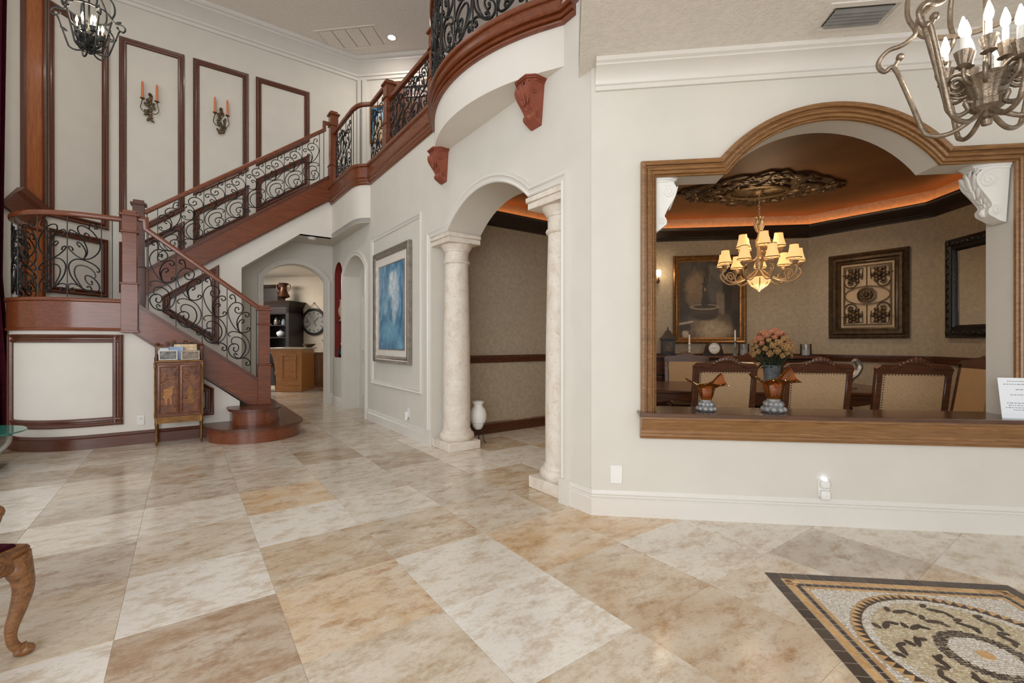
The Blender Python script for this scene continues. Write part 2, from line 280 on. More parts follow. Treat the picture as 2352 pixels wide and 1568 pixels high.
# ------------------------------------------------------------------ mesh helpers
class MB:
    def __init__(s): s.v = []; s.f = []; s.m = []; s.slot = 0
    def add(s, vs, fs, M=None):
        o = len(s.v)
        s.v += [tuple(M @ Vector(p)) if M is not None else tuple(p) for p in vs]
        s.f += [tuple(i + o for i in f) for f in fs]; s.m += [s.slot] * len(fs); return s
    def box(s, x0, x1, y0, y1, z0, z1, M=None, bv=0.0):
        if bv > 0:
            bm = bmesh.new(); bmesh.ops.create_cube(bm, size=1)
            for q in bm.verts: q.co = ((q.co.x + .5) * (x1 - x0) + x0, (q.co.y + .5) * (y1 - y0) + y0, (q.co.z + .5) * (z1 - z0) + z0)
            bmesh.ops.bevel(bm, geom=bm.edges[:], offset=bv, segments=1, affect='EDGES')
            bm.verts.index_update()
            s.add([q.co.copy() for q in bm.verts], [[q.index for q in f.verts] for f in bm.faces], M); bm.free(); return s
        vs = [(x, y, z) for z in (z0, z1) for y in (y0, y1) for x in (x0, x1)]
        return s.add(vs, [(0, 2, 3, 1), (4, 5, 7, 6), (0, 1, 5, 4), (2, 6, 7, 3), (0, 4, 6, 2), (1, 3, 7, 5)], M)
    def plate(s, poly, y0, y1, M=None):            # polygon in (x, z), extruded along y
        n = len(poly); vs = [(x, y0, z) for x, z in poly] + [(x, y1, z) for x, z in poly]
        return s.add(vs, [tuple(range(n)), tuple(range(2 * n - 1, n - 1, -1))] + [(i, (i + 1) % n + 0, (i + 1) % n + n, i + n) for i in range(n)], M)
    def slab(s, poly, z0, z1, M=None):             # polygon in (x, y), extruded along z
        n = len(poly); vs = [(x, y, z0) for x, y in poly] + [(x, y, z1) for x, y in poly]
        return s.add(vs, [tuple(range(n - 1, -1, -1)), tuple(range(n, 2 * n))] + [(i, (i + 1) % n, (i + 1) % n + n, i + n) for i in range(n)], M)
    def tube(s, pts, r, n=6, closed=False, M=None, caps=True):
        pts = [Vector(p) for p in pts]; N = len(pts); rr = r if isinstance(r, (list, tuple)) else [r] * N
        vs = []; u = None
        for i, p in enumerate(pts):
            a = pts[(i - 1) % N] if (closed or i > 0) else p; c = pts[(i + 1) % N] if (closed or i < N - 1) else p
            t = (c - a)
            t = t.normalized() if t.length > 1e-9 else Vector((0, 0, 1))
            if u is None:
                u = t.orthogonal().normalized()
            u = (u - t * u.dot(t)); u = u.normalized() if u.length > 1e-6 else t.orthogonal().normalized()
            w = t.cross(u)
            vs += [p + (u * cos(2 * pi * k / n) + w * sin(2 * pi * k / n)) * rr[i] for k in range(n)]
        fs = []
        for i in range(N if closed else N - 1):
            j = (i + 1) % N
            fs += [(i * n + k, i * n + (k + 1) % n, j * n + (k + 1) % n, j * n + k) for k in range(n)]
        if caps and not closed: fs += [tuple(range(n - 1, -1, -1)), tuple(range((N - 1) * n, N * n))]
        return s.add(vs, fs, M)
    def lathe(s, prof, n=24, c=(0, 0, 0), M=None, flute=0, depth=0.0, caps=True):
        vs = []; fs = []
        for r, z in prof:
            for k in range(n):
                a = 2 * pi * k / n; q = r * (1 + (depth * (0.5 + 0.5 * cos(flute * a)) if flute else 0))
                vs.append((c[0] + q * cos(a), c[1] + q * sin(a), c[2] + z))
        P = len(prof)
        for i in range(P - 1): fs += [(i * n + k, i * n + (k + 1) % n, (i + 1) * n + (k + 1) % n, (i + 1) * n + k) for k in range(n)]
        if caps and prof[0][0] > 1e-5: fs.append(tuple(range(n - 1, -1, -1)))
        if caps and prof[-1][0] > 1e-5: fs.append(tuple(range((P - 1) * n, P * n)))
        return s.add(vs, fs, M)
    def ball(s, c, r, sc=(1, 1, 1), n=10, m=6, M=None):
        vs = [(c[0], c[1], c[2] - r * sc[2])]; fs = []
        for i in range(1, m):
            a = pi * i / m
            for k in range(n):
                t = 2 * pi * k / n
                vs.append((c[0] + r * sc[0] * sin(a) * cos(t), c[1] + r * sc[1] * sin(a) * sin(t), c[2] - r * sc[2] * cos(a)))
        vs.append((c[0], c[1], c[2] + r * sc[2])); T = len(vs) - 1
        fs += [(0, 1 + (k + 1) % n, 1 + k) for k in range(n)]
        for i in range(m - 2): fs += [(1 + i * n + k, 1 + i * n + (k + 1) % n, 1 + (i + 1) * n + (k + 1) % n, 1 + (i + 1) * n + k) for k in range(n)]
        b0 = 1 + (m - 2) * n
        fs += [(b0 + k, b0 + (k + 1) % n, T) for k in range(n)]
        return s.add(vs, fs, M)
    def sweep(s, path, prof, N=(0, 0, 1), closed=False, M=None, caps=True):
        P = [Vector(p) for p in path]; N = Vector(N).normalized(); n = len(P); k = len(prof); vs = []
        for i in range(n):
            d1 = (P[i] - P[i - 1]).normalized() if (closed or i > 0) else None
            d2 = (P[(i + 1) % n] - P[i]).normalized() if (closed or i < n - 1) else None
            if d1 is None: d1 = d2
            if d2 is None: d2 = d1
            s1 = d1.cross(N).normalized(); s2 = d2.cross(N).normalized(); sd = s1 + s2
            sd = sd.normalized() if sd.length > 1e-6 else s1
            sc = 1.0 / max(0.25, sd.dot(s1))
            vs += [P[i] + sd * (a * sc) + N * q for a, q in prof]
        fs = []
        for i in range(n if closed else n - 1):
            j = (i + 1) % n
            fs += [(i * k + t, i * k + (t + 1) % k, j * k + (t + 1) % k, j * k + t) for t in range(k)]
        if caps and not closed: fs += [tuple(range(k - 1, -1, -1)), tuple(range((n - 1) * k, n * k))]
        return s.add(vs, fs, M)
    def mesh(s, name, mats, smooth=38):
        me = bpy.data.meshes.new(name); me.from_pydata(s.v, [], s.f); me.update()
        for q in (mats if isinstance(mats, (list, tuple)) else [mats]): me.materials.append(MATS[q])
        if len(me.materials) > 1: me.polygons.foreach_set('material_index', s.m)
        bm = bmesh.new(); bm.from_mesh(me); bmesh.ops.recalc_face_normals(bm, faces=bm.faces[:]); bm.to_mesh(me); bm.free()
        if smooth:
            me.polygons.foreach_set('use_smooth', [True] * len(me.polygons)); me.set_sharp_from_angle(angle=radians(smooth))
        return me
    def build(s, name, mats, parent=None, M=None, smooth=38, **tags):
        o = bpy.data.objects.new(name, s.mesh(name, mats, smooth)); COL.objects.link(o)
        if parent is not None: o.parent = parent
        if M is not None: o.matrix_local = M
        for q, val in tags.items(): o[q] = val
        return o
def inst(name, me, parent=None, M=None, **tags):
    o = bpy.data.objects.new(name, me); COL.objects.link(o)
    if parent is not None: o.parent = parent
    if M is not None: o.matrix_local = M
    for q, val in tags.items(): o[q] = val
    return o
def thing(name, label, cat, M=None, group=None, parent=None):
    o = bpy.data.objects.new(name, None); COL.objects.link(o); o.empty_display_size = 0.1
    if M is not None: o.matrix_local = M
    o['label'] = label; o['category'] = cat
    if group: o['group'] = group
    return o
def copy_tree(o, label=None, M=None, parent=None):
    c = o.copy(); COL.objects.link(c); c.parent = parent
    if M is not None: c.matrix_local = M
    if label: c['label'] = label
    for ch in o.children: copy_tree(ch, parent=c)
    return c
def struct(name, mb, mat, M=None, parent=None, smooth=38):
    o = mb.build(name, mat, parent, M, smooth)
    if parent is None: o['kind'] = 'structure'
    return o
def frame(x, y, z=0.0, deg=0.0): return Matrix.Translation((x, y, z)) @ Matrix.Rotation(radians(deg), 4, 'Z')
def arch(xc, half, zs, rise, n=20):                 # left to right
    R = (half * half + rise * rise) / (2 * rise); a0 = math.asin(min(1, half / R)); zc = zs + rise - R
    if rise > half - 1e-6: R = half; a0 = pi / 2; zc = zs
    return [(xc + R * sin(-a0 + 2 * a0 * i / n), zc + R * cos(-a0 + 2 * a0 * i / n)) for i in range(n + 1)]
def crom(P, k=5, closed=False):                      # Catmull-Rom through the points
    P = [Vector(p) for p in P]; n = len(P); out = []
    for i in range(n if closed else n - 1):
        a = P[(i - 1) % n] if (closed or i > 0) else P[0]; b = P[i]; c = P[(i + 1) % n]; d = P[(i + 2) % n] if (closed or i < n - 2) else P[-1]
        for t in range(k):
            u = t / k
            out.append(0.5 * ((2 * b) + (c - a) * u + (2 * a - 5 * b + 4 * c - d) * u * u + (3 * b - a - 3 * c + d) * u ** 3))
    if not closed: out.append(P[-1])
    return out
def spiral(cx, cz, r0, r1, a0, a1, n=26, y=0.0):
    return [(cx + (r0 + (r1 - r0) * i / n) * cos(a0 + (a1 - a0) * i / n), y, cz + (r0 + (r1 - r0) * i / n) * sin(a0 + (a1 - a0) * i / n)) for i in range(n + 1)]

A_DEG = 35.8
FS = frame(-3.6, 6.6, 0, A_DEG)                      # stair frame: x up-right along the flights, y away
FA = frame(-1.053, 5.73, 0, A_DEG - 90)              # arch wall: x along the wall towards the viewer, y into the dining room
FW = frame(0.595, 3.42, 0, -7.2)                     # window wall: x to the right, y into the dining room
def wp(F, x, y, z=0.0): return F @ Vector((x, y, z))
# ------------------------------------------------------------------ the setting: floor of travertine tiles
FT = frame(0, 0, 0, A_DEG); TB, TA, TS = -0.247, 1.353, 0.634
floor_mb = MB(); floor_mb.slab([(-11, -4), (8, -4), (8, 16), (-11, 16)], -0.08, -0.0016)
floor = struct('floor', floor_mb, 'grout')
LIGHT, PALE, BEIGE, TAN, ORANGE, BROWN, GREY = (srgb(240, 234, 225), srgb(231, 222, 209), srgb(218, 203, 182), srgb(206, 183, 154),
                                                srgb(220, 190, 152), srgb(186, 160, 134), srgb(198, 184, 168))
TONE = {(2, 0): LIGHT, (2, 1): PALE, (1, 0): BEIGE, (1, 1): ORANGE, (0, 1): BROWN, (0, 2): LIGHT, (1, 2): TAN, (2, 2): TAN, (0, 3): BEIGE,
        (1, 3): LIGHT, (2, 3): PALE, (0, 4): PALE, (1, 4): ORANGE, (2, 4): PALE, (0, 5): GREY, (1, 5): PALE, (0, 6): LIGHT, (0, 7): BROWN,
        (1, 6): PALE, (1, 7): PALE, (2, 5): TAN, (2, 6): LIGHT, (2, 7): BROWN, (2, 8): PALE, (1, 8): GREY, (3, 3): BEIGE, (3, 4): TAN, (3, 5): LIGHT, (3, 6): TAN,
        (0, 0): LIGHT, (-1, 2): BEIGE, (-1, 1): LIGHT, (-1, 3): GREY, (-1, 4): PALE, (-1, 5): GREY, (-1, 6): BEIGE, (-2, 5): LIGHT, (-2, 4): GREY,
        (3, 0): TAN, (3, 1): ORANGE, (3, 2): BEIGE, (4, 1): ORANGE, (4, 0): PALE, (4, 2): TAN, (5, 0): PALE, (5, 1): BEIGE, (4, -1): BEIGE, (5, -1): GREY, (3, -1): TAN,
        (2, -1): BEIGE, (1, -1): ORANGE, (6, 0): LIGHT, (6, -1): PALE, (7, -1): PALE, (7, 0): BEIGE}
tile_me = MB().box(-TS / 2 + .0007, TS / 2 - .0007, -TS / 2 + .0007, TS / 2 - .0007, -0.012, 0, None, 0.0008).mesh('tile', 'travertine', 0)
field = MB(); stair_inv = FS.inverted(); trng = random.Random(5)
for i in range(-14, 16):
    for j in range(-8, 20):
        c = Vector((TB + TS * (i + .5), TA + TS * (j + .5), 0)); w = FT @ c; q = stair_inv @ w; d = FW.inverted() @ w
        foyer = q.x < 1.7 and (q.y < 0.25 or q.x > -0.3) and q.y < 2.6 and d.y < 0.35
        front = d.y < 0.35 and q.x >= 1.0 and q.y < -2.0
        porch = 1.5 < q.x < 4.2 and -4.8 < q.y < -1.6
        seen = False
        if w.y > 0.9:
            px = 1176 + 1045 * w.x / w.y; py = 785 + 1045 * 1.3 / w.y
            mg = 420 / w.y
            seen = -mg < px < 2352 + mg and py < 1568 + 260 / w.y
        if (foyer or front or porch) and seen:
            o = inst('tile', tile_me, floor, FT @ Matrix.Translation(c) @ Matrix.Rotation(pi / 2 * trng.choice((0, 2)), 4, 'Z'))
            o.color = (*TONE.get((i, j), trng.choice((PALE, BEIGE, TAN, LIGHT, PALE, GREY) if i < 2 else (BEIGE, ORANGE, PALE, TAN, LIGHT))), 1)  # greyer tones left, warmer right: the light's tint put into the tile colours
        elif w.y > -3.5:
            field.box(c.x - TS / 2 + .0015, c.x + TS / 2 - .0015, c.y - TS / 2 + .0015, c.y + TS / 2 - .0015, -0.012, 0)
field.build('tile_field', 'travertine_field', floor, FT, 0, kind='stuff')

# ------------------------------------------------------------------ walls
def rect_(x0, x1, z0, z1, y=0.0): return [(x0, y, z0), (x0, y, z1), (x1, y, z1), (x1, y, z0)]
mb = MB()
A1 = arch(1.3, .77, 2.58, .31)
mb.plate([(-.2, 0), (.09, 0), (.09, 2.58)] + A1 + [(2.5, 2.58), (2.5, 0), (2.837, 0), (2.837, 3.35), (2.69, 3.35), (2.69, 3.95), (-.2, 3.95)], 0, .44)
A2 = arch(-3.065, .632, 2.55, .29)
NZ = [( -4.12 + .29 * cos(t), 2.59 + .29 * sin(t)) for t in [pi / 2 * k / 8 for k in range(9)]]      # right half of niche head, right to top
mb.plate([(-4.12, 0), (-3.697, 0), (-3.697, 2.55)] + A2[1:-1] + [(-2.433, 2.55), (-2.433, 0), (-.2, 0), (-.2, 3.95), (-4.12, 3.95)] + NZ[::-1][:1] + NZ[::-1][1:] + [(-3.83, .98), (-4.12, .98)], 0, .30)
mb.plate([(-4.62, 0), (-4.12, 0), (-4.12, .98), (-4.41, .98)] + [(-8.24 - x, z) for x, z in NZ] + [(-4.12, 3.95), (-4.62, 3.95)], 0, .30)
struct('wall_arcade', mb, 'wall_paint', FA)
mb = MB()
mb.box(-4.45, -3.79, .24, .26, .94, 2.92).sweep([(-4.41, 0, .98), (-4.41, 0, 2.59)] + [(-8.24 - x, 0, z) for x, z in NZ[1:-1]] + [(x, 0, z) for x, z in NZ[::-1]] + [(-3.83, 0, .98)], [(0, -.004), (0, -.25), (.006, -.25), (.006, -.004)], (0, -1, 0), True)
nic = struct('wall_niche', mb, 'niche_red', FA)
sdoor = struct('door_2', MB().box(-3.7, -2.43, .285, .32, 0, 2.86), 'trim_paint', FA)
for z0, z1 in ((.25, .95), (1.1, 2.2)): MB().sweep(rect_(-3.5, -2.63, z0, z1, .285), [(0, 0), (0, .012), (.03, .014), (.05, 0)], (0, -1, 0), True).build('door_panel', 'trim_paint', sdoor)
mb = MB(); AW = arch(1.66, .70, 2.52, .35, 28)
mb.plate([(0, 0), (6.0, 0), (6.0, .77), (0, .77)], 0, .22)
mb.plate([(0, .77), (.459, .77), (.459, 2.52)] + AW + [(2.82, 2.52), (2.82, .77), (6.0, .77), (6.0, 3.35), (0, 3.35)], 0, .22)
struct('wall_right', mb, 'wall_paint', FW)
# upper spandrel wall carrying the second flight, with the passage cut through it
mb = MB()
mb.plate([(-1.9, 0), (-.141, 0), (-.141, 2.56), (.785, 3.265), (1.334, 3.265), (1.334, 4.0), (-1.5, 1.95), (-1.9, 1.75)], 1.54, 1.66)
mb.box(-.20, -.141, 1.66, 2.36, 0, 2.62)
struct('wall_stair', mb, 'wall_paint_pale', FS)
# soffit of the passage: raked part and level part, with the bumped-out gallery edge
bump_path = [(1.334, 1.54), (1.345, .9), (1.36, .34), (1.385, .20), (1.43, .10), (1.50, .03), (1.557, 0.0)]
mb = MB()
mb.slab([(.785, 1.55), (1.334, 1.54)] + bump_path[1:] + [(1.60, 0), (1.60, 2.37), (.785, 2.37)], 3.265, 3.34)
mb.plate([(-.2, 2.52), (.785, 3.265), (.785, 3.34), (-.2, 2.6)], 1.6, 2.37)
struct('ceiling_passage', mb, 'wall_paint', FS)
mb = MB(); mb.sweep([(x, y, 3.265) for x, y in bump_path], [(0, -.004), (0, .70), (-.05, .70), (-.05, -.004)][::-1], (0, 0, 1))
struct('wall_gallery_edge', mb, 'wall_paint_pale', FS)
mb = MB(); AK = arch(.855, .565, 2.52, .31)
mb.plate([(-.25, 0), (.29, 0), (.29, 2.52)] + AK[1:-1] + [(1.42, 2.52), (1.42, 0), (1.60, 0), (1.60, 3.27), (-.25, 3.27)], 2.354, 2.55)
struct('wall_kitchen_arch', mb, 'wall_paint', FS)
# panelled stair wall, its 45 degree return on the left, the upper hall wall
mb = MB(); mb.plate([(-1.96, 0), (-.5, 0), (-.5, 3.28), (2.255, 3.28), (2.255, 7.59), (-1.96, 7.59)], 2.94, 3.1)
struct('wall_back', mb, 'wall_paint', FS)
FC = FS @ frame(-1.96, 2.94, 0, -135.2 + 0.2)        # chamfer wall: x runs left and towards the viewer
mb = MB(); mb.box(0, 4.6, -.12, 0, 0, 7.59)
struct('wall_left', mb, 'wall_paint', FC)
FU = FS @ frame(2.255, 2.94, 0, -43)
mb = MB(); mb.box(0, 7.0, 0, .15, 3.9, 7.59)
struct('wall_upper_hall', mb, 'wall_paint', FU)
# ceilings
e0 = FA @ Vector((2.69, 0, 0)); ed = Vector((-.125, -.992, 0))
mb = MB(); q1 = e0 + ed * 7.0; mb.slab([(e0.x, e0.y), (q1.x, q1.y), (6.5, -3.6), (6.5, 2.7), (.595, 3.45)], 3.35, 3.55)
struct('ceiling_low', mb, 'ceiling_low_paint')
mb = MB(); nrm = Vector((.992, -.125, 0)); q2 = e0 + ed * 3.2
mb.slab([(e0.x, e0.y), (q2.x, q2.y), (q2.x + nrm.x * .12, q2.y + nrm.y * .12), (e0.x + nrm.x * .12, e0.y + nrm.y * .12)], 3.36, 7.59)
struct('wall_upper_right', mb, 'wall_paint_pale')
struct('ceiling', MB().slab([(-9.5, -1.0), (1.2, -1.0), (4, 4), (4, 13), (-9.5, 13)], 7.59, 7.75), 'ceiling_paint')
struct('floor_upper_hall', MB().slab([(1.40, 2.9), (1.40, .3), (1.60, .02), (1.60, -4.85), (5.5, -4.85), (9, -2), (6, 2.9)], 3.96, 4.12), 'cherry_dark', FS)
# kitchen shell beyond the arch
FK = frame(-5.6, 13.9, 0, -9.2)
mb = MB(); mb.box(-5, 6, 0, .15, 0, 3.4); struct('wall_kitchen', mb, 'kitchen_wall', FK)
struct('ceiling_kitchen', MB().slab([(-11, 8.8), (-4.3, 9.4), (-1, 10), (-1, 15.5), (-11, 15.5)], 3.3, 3.4), 'ceiling_paint')
# dining room shell (octagonal)
D0a, D0b = FA @ Vector((-.155, .44, 0)), Vector((1.33, 7.64, 0)); D1b, D2b, D3b = Vector((4.70, 7.215, 0)), Vector((5.57, 6.0, 0)), Vector((5.21, 3.1, 0))
def wallseg(name, a, c, z0, z1, mat, th=.12):
    d = (c - a).normalized(); n = Vector((-d.y, d.x, 0))
    mb = MB().slab([(a.x, a.y), (c.x, c.y), (c.x + n.x * th, c.y + n.y * th), (a.x + n.x * th, a.y + n.y * th)], z0, z1)
    return struct(name, mb, mat)
wallseg('wall_dining_near', D0a, D0b, 0, 3.4, 'dining_wallcover')
wallseg('wall_dining_back', D0b, D1b, 0, 3.4, 'dining_wallcover')
wallseg('wall_dining_right', D1b, D2b, 0, 3.4, 'dining_wallcover')
wallseg('wall_dining_far_right', D2b, D3b, 0, 3.4, 'dining_wallcover')
struct('ceiling_dining', MB().slab([tuple(p.xy) for p in (D0a + Vector((-.2, .3, 0)), D0b + Vector((0, .1, 0)), D1b + Vector((.1, .1, 0)), D2b + Vector((.1, 0, 0)), D3b, wp(FW, 4.6, .2), wp(FW, .1, .2), wp(FA, 2.8, .3), wp(FA, -.2, .3))], 3.30, 3.4), 'dining_ceiling')
dpath = [tuple(p) for p in (D0a, D0b, D1b, D2b, D3b)]
def up(path, z): return [(p[0], p[1], z) for p in path]
struct('trim_dining_crown', MB().sweep(up(dpath, 2.94), [(0, 0), (.025, 0), (.025, .03), (.04, .04), (.04, .055), (.09, .10), (.105, .115), (.13, .125), (.145, .15), (.145, .185), (.0, .185)]), 'espresso')
struct('trim_dining_chair_rail', MB().sweep(up(dpath, 1.0), [(0, 0), (.02, 0), (.02, .03), (.03, .05), (.03, .075), (.04, .085), (.04, .105), (0, .105)]), 'dining_wood')
struct('baseboard_dining', MB().sweep(up(dpath, 0), [(0, 0), (.02, 0), (.02, .12), (.012, .15), (0, .16)]), 'dining_wood')
cv = MB().sweep(up(dpath, 3.126), [(.02, 0), (.07, 0), (.07, .006), (.02, .006)]).build('cove_light', 'cove_strip')
cv['label'] = 'orange cove light strip glowing above the dark dining room crown moulding'; cv['category'] = 'cove light'

# ------------------------------------------------------------------ painted trim
BASE = [(0, 0), (.022, 0), (.022, .125), (.014, .132), (.020, .140), (.013, .150), (.020, .160), (.012, .175), (.010, .19), (0, .19)]
mb = MB(); mb.sweep([(-2.35, 0, 0), (0.0, 0, 0)], BASE, M=FA)
mb.sweep([tuple(wp(FA, 2.60, 0)), tuple(wp(FA, 2.837, 0)), tuple(wp(FW, 6.0, 0))], BASE)
mb.sweep([(-4.55, 0, 0), (-3.70, 0, 0)], BASE, M=FA)
struct('baseboard_foyer', mb, 'trim_paint')
CASE = [(0, 0), (0, .018), (-.012, .026), (-.028, .016), (-.05, .020), (-.062, .034), (-.088, .034), (-.092, 0)]
def casing(F, x0, x1, zs, AR, prof=CASE, N=(0, -1, 0), z0=0.0, y=0.0):
    return MB().sweep([(x0, y, z0), (x0, y, zs)] + [(x, y, z) for x, z in AR] + [(x1, y, zs), (x1, y, z0)], prof, N, M=F)
struct('trim_arch', casing(FA, .09, 2.5, 2.58, A1).box(-.01, .092, -.042, 0, 0, .2, FA).box(2.498, 2.602, -.042, 0, 0, .2, FA), 'trim_paint')
struct('trim_side_arch', casing(FA, -3.697, -2.433, 2.55, A2[1:-1]), 'trim_paint')
struct('trim_kitchen_arch', casing(FS @ frame(0, 2.354), .29, 1.42, 2.52, AK[1:-1]).box(1.42, 1.57, -.03, 0, 0, .24, FS @ frame(0, 2.354)), 'trim_paint')
CROWN = [(0, 0), (.02, 0), (.022, .03), (.035, .036), (.04, .06), (.07, .10), (.115, .125), (.125, .128), (.125, .14), (.145, .15), (.145, .18), (0, .18)]
struct('trim_crown_right', MB().sweep([(.03, 0, 3.17), (6.0, 0, 3.17)], CROWN, M=FW), 'trim_paint')
UC = [(0, 0), (.03, 0), (.03, .06), (.06, .07), (.06, .11), (.13, .19), (.22, .27), (.24, .28), (.24, .31), (.28, .33), (.28, .40), (0, .40)]
struct('trim_crown_upper', MB().sweep([tuple(wp(FC, 4.6, 0, 7.19)), tuple(wp(FC, 0, 0, 7.19)), tuple(wp(FU, 0, 0, 7.19)), tuple(wp(FU, 7, 0, 7.19))], UC), 'trim_paint')
# picture-frame wall moulding around the blue painting
PM = [(0, 0), (0, .02), (.012, .03), (.03, .018), (.055, .014), (.062, 0)]
def rect(x0, x1, z0, z1, y=0.0): return [(x0, y, z0), (x0, y, z1), (x1, y, z1), (x1, y, z0)]
struct('trim_wall_panel', MB().sweep(rect(-2.10, -.18, .62, 2.97), PM, (0, -1, 0), True, FA), 'trim_paint')
# window casing and sill of the pass-through
WC = [(.012, .0), (.012, .018), (.004, .026), (-.002, .018), (-.006, .030), (-.016, .036), (-.022, .024), (-.028, .024), (-.032, .040), (-.044, .048), (-.054, .040), (-.058, .030), (-.064, .030), (-.066, .052), (-.080, .062), (-.094, .056), (-.10, .04), (-.10, 0)]
win = struct('trim_window_casing', casing(FW, .459, 2.82, 2.52, AW, WC, z0=.79), 'casing_oak', smooth=16)
sill = struct('trim_window_sill', MB().box(.335, 3.12, -.135, .25, .762, .79, None, .004), 'sill_top', FW)
MB().sweep([(.355, .0, 0), (3.10, .0, 0)], [(0, .59), (.03, .59), (.036, .605), (.05, .612), (.05, .628), (.06, .636), (.06, .655), (.085, .69), (.10, .715), (.105, .74), (.122, .745), (.122, .762), (0, .762)], (0, 0, 1)).build('sill_apron', 'casing_oak', sill, None, 14)
# ------------------------------------------------------------------ staircase
DC, DR = (-1.83, .87), .87
drum = [(-2.70, 2.17), (-2.70, 1.4)] + [(DC[0] + DR * cos(t), DC[1] + DR * sin(t)) for t in [pi + (pi / 2) * k / 18 for k in range(19)]] + [(-1.49, 0)]
def pz(path, z): return [(x, y, z) for x, y in path]
mb = MB(); mb.sweep(pz(drum, 0), [(-.08, 0), (0, 0), (0, 1.45), (-.08, 1.45)])
mb.plate([(-1.49, 0), (-.30, 0), (-.30, .46), (-1.49, 1.43)], 0, .08)
struct('wall_landing', mb, 'wall_paint_pale', FS)
WB = [(0, 0), (.022, 0), (.022, .125), (.016, .132), (.022, .14), (.012, .165), (0, .17)]
struct('baseboard_stair', MB().sweep(pz(drum[:-1] + [(-.62, 0)], 0), WB), 'cherry_dark', FS)
FRM = [(0, 0), (0, .026), (.014, .036), (.03, .030), (.044, .018), (.058, .018), (.068, .032), (.088, .030), (.10, .012), (.10, 0)]
# curved wooden panel frame on the landing wall
ang = [radians(-158) + (radians(68)) * k / 16 for k in range(17)]
arcp = [(DC[0] + DR * cos(t), DC[1] + DR * sin(t)) for t in ang] + [(-1.556, 0)]
mb = MB(); H0, H1 = .27, 1.385
mb.sweep(pz(arcp, 0), [(q, H1 - a) for a, q in FRM]); mb.sweep(pz(arcp, 0), [(q, H0 + a) for a, q in FRM])
for (x, y), sg in ((arcp[0], 1), (arcp[-1], -1)):
    t = ang[0] + pi / 2 if sg == 1 else 0.0
    M = Matrix.Translation((x, y, 0)) @ Matrix.Rotation(t, 4, 'Z')
    mb.sweep([(0, 0, H0), (0, 0, H1)], [(sg * a, q) for a, q in FRM], (0, -1, 0), M=M)
struct('trim_landing_panel', mb, 'cherry_dark', FS)
# wooden panel frames on the stair walls
def wframe(name, poly, F, y=0.0, prof=FRM):
    return struct(name, MB().sweep([(x, y, z) for x, z in poly], prof, (0, -1, 0), True, F), 'cherry_dark')
wframe('trim_stair_panel', [(-1.214, 1.765), (-1.214, 2.01), (-.466, 2.576), (-.466, 1.242)], FS, 1.54)
wframe('trim_stair_panel', [(-1.25, .30), (-1.25, 1.10), (-.608, .66), (-.608, .30)], FS, 0.0)
FBK = FS @ frame(0, 2.94)
wframe('trim_stair_panel', [(-1.85, 3.2), (-1.85, 6.6), (-.93, 6.6), (-.93, 3.72), (-1.6, 3.2)], FBK)
wframe('trim_stair_panel', [(-.80, 4.02), (-.80, 6.6), (.10, 6.6), (.10, 4.68)], FBK)
wframe('trim_stair_panel', [(.23, 4.80), (.23, 6.6), (1.23, 6.6), (1.23, 5.55)], FBK)
wframe('trim_stair_panel', [(-1.85, 2.15), (-1.85, 3.03), (-1.6, 3.03), (-.93, 3.53), (-.93, 2.9), (-1.6, 2.3)], FBK)
wframe('trim_stair_panel', [(-.80, 3.09), (-.80, 3.74), (.10, 4.39), (.10, 3.74)], FBK)
wframe('trim_stair_panel', [(.23, 3.89), (.23, 4.55), (1.23, 5.28), (1.23, 4.62)], FBK)
FCm = FC @ Matrix.Rotation(pi, 4, 'Z')                # mirrored: x grows away from the viewer, -y into the hall
wframe('trim_stair_panel', [(-.95, 3.2), (-.95, 6.5), (-.05, 6.5), (-.05, 3.2)], FCm)
wframe('trim_stair_panel', [(-.95, 2.05), (-.95, 3.03), (-.06, 3.03), (-.06, 2.05)], FCm)
pil = struct('trim_pilaster', MB().box(-1.25, -1.03, -.05, 0, 1.8, 7.2), 'amber_wood', FCm)
MB().box(-1.275, -1.245, -.07, 0, 1.8, 7.2).box(-1.035, -1.005, -.07, 0, 1.8, 7.2).build('pilaster_edge', 'cherry_dark', pil)
struct('trim_pilaster_cap', MB().sweep([(-1.32, -.04, 3.50), (-.98, -.04, 3.26)], [(-.02, .10), (.06, .10), (.10, .05), (.16, .04), (.34, .02), (.34, -.04), (-.02, -.04)], (0, -1, 0)), 'cherry_dark', FCm)

struct('baseboard_landing', MB().sweep([tuple(wp(FCm, -1.3, 0, 1.755)), tuple(wp(FCm, 0, 0, 1.755)), tuple(wp(FS, -1.55, 2.94, 1.755))], [(0, 0), (.022, 0), (.022, .17), (.010, .21), (0, .21)]), 'cherry_dark')
stairs = thing('staircase', 'cherry wood switchback staircase with rounded starting steps and curved landing', 'staircase', FS)
def rounded_step(x0, x1, yc, r, back):                # plan with a half-round near end
    c = (x0 + x1) / 2; rx = (x1 - x0) / 2
    return [(x1, back)] + [(c + rx * cos(t), yc + r * sin(t)) for t in [-pi * k / 20 for k in range(21)]] + [(x0, .0), (x0 + .05, back)] if False else \
           [(x1, back), (x1, yc)] + [(c + rx * cos(t), yc + r * sin(t)) for t in [-pi * k / 20 for k in range(1, 20)]] + [(x0, yc), (x0, .02), (x1 - .6, .02), (x1 - .6, back)]
def inset(poly, d):
    cx = sum(p[0] for p in poly) / len(poly); cy = sum(p[1] for p in poly) / len(poly)
    return [(x + (cx - x) / max(.01, hypot(cx - x, cy - y)) * d, y + (cy - y) / max(.01, hypot(cx - x, cy - y)) * d) for x, y in poly]
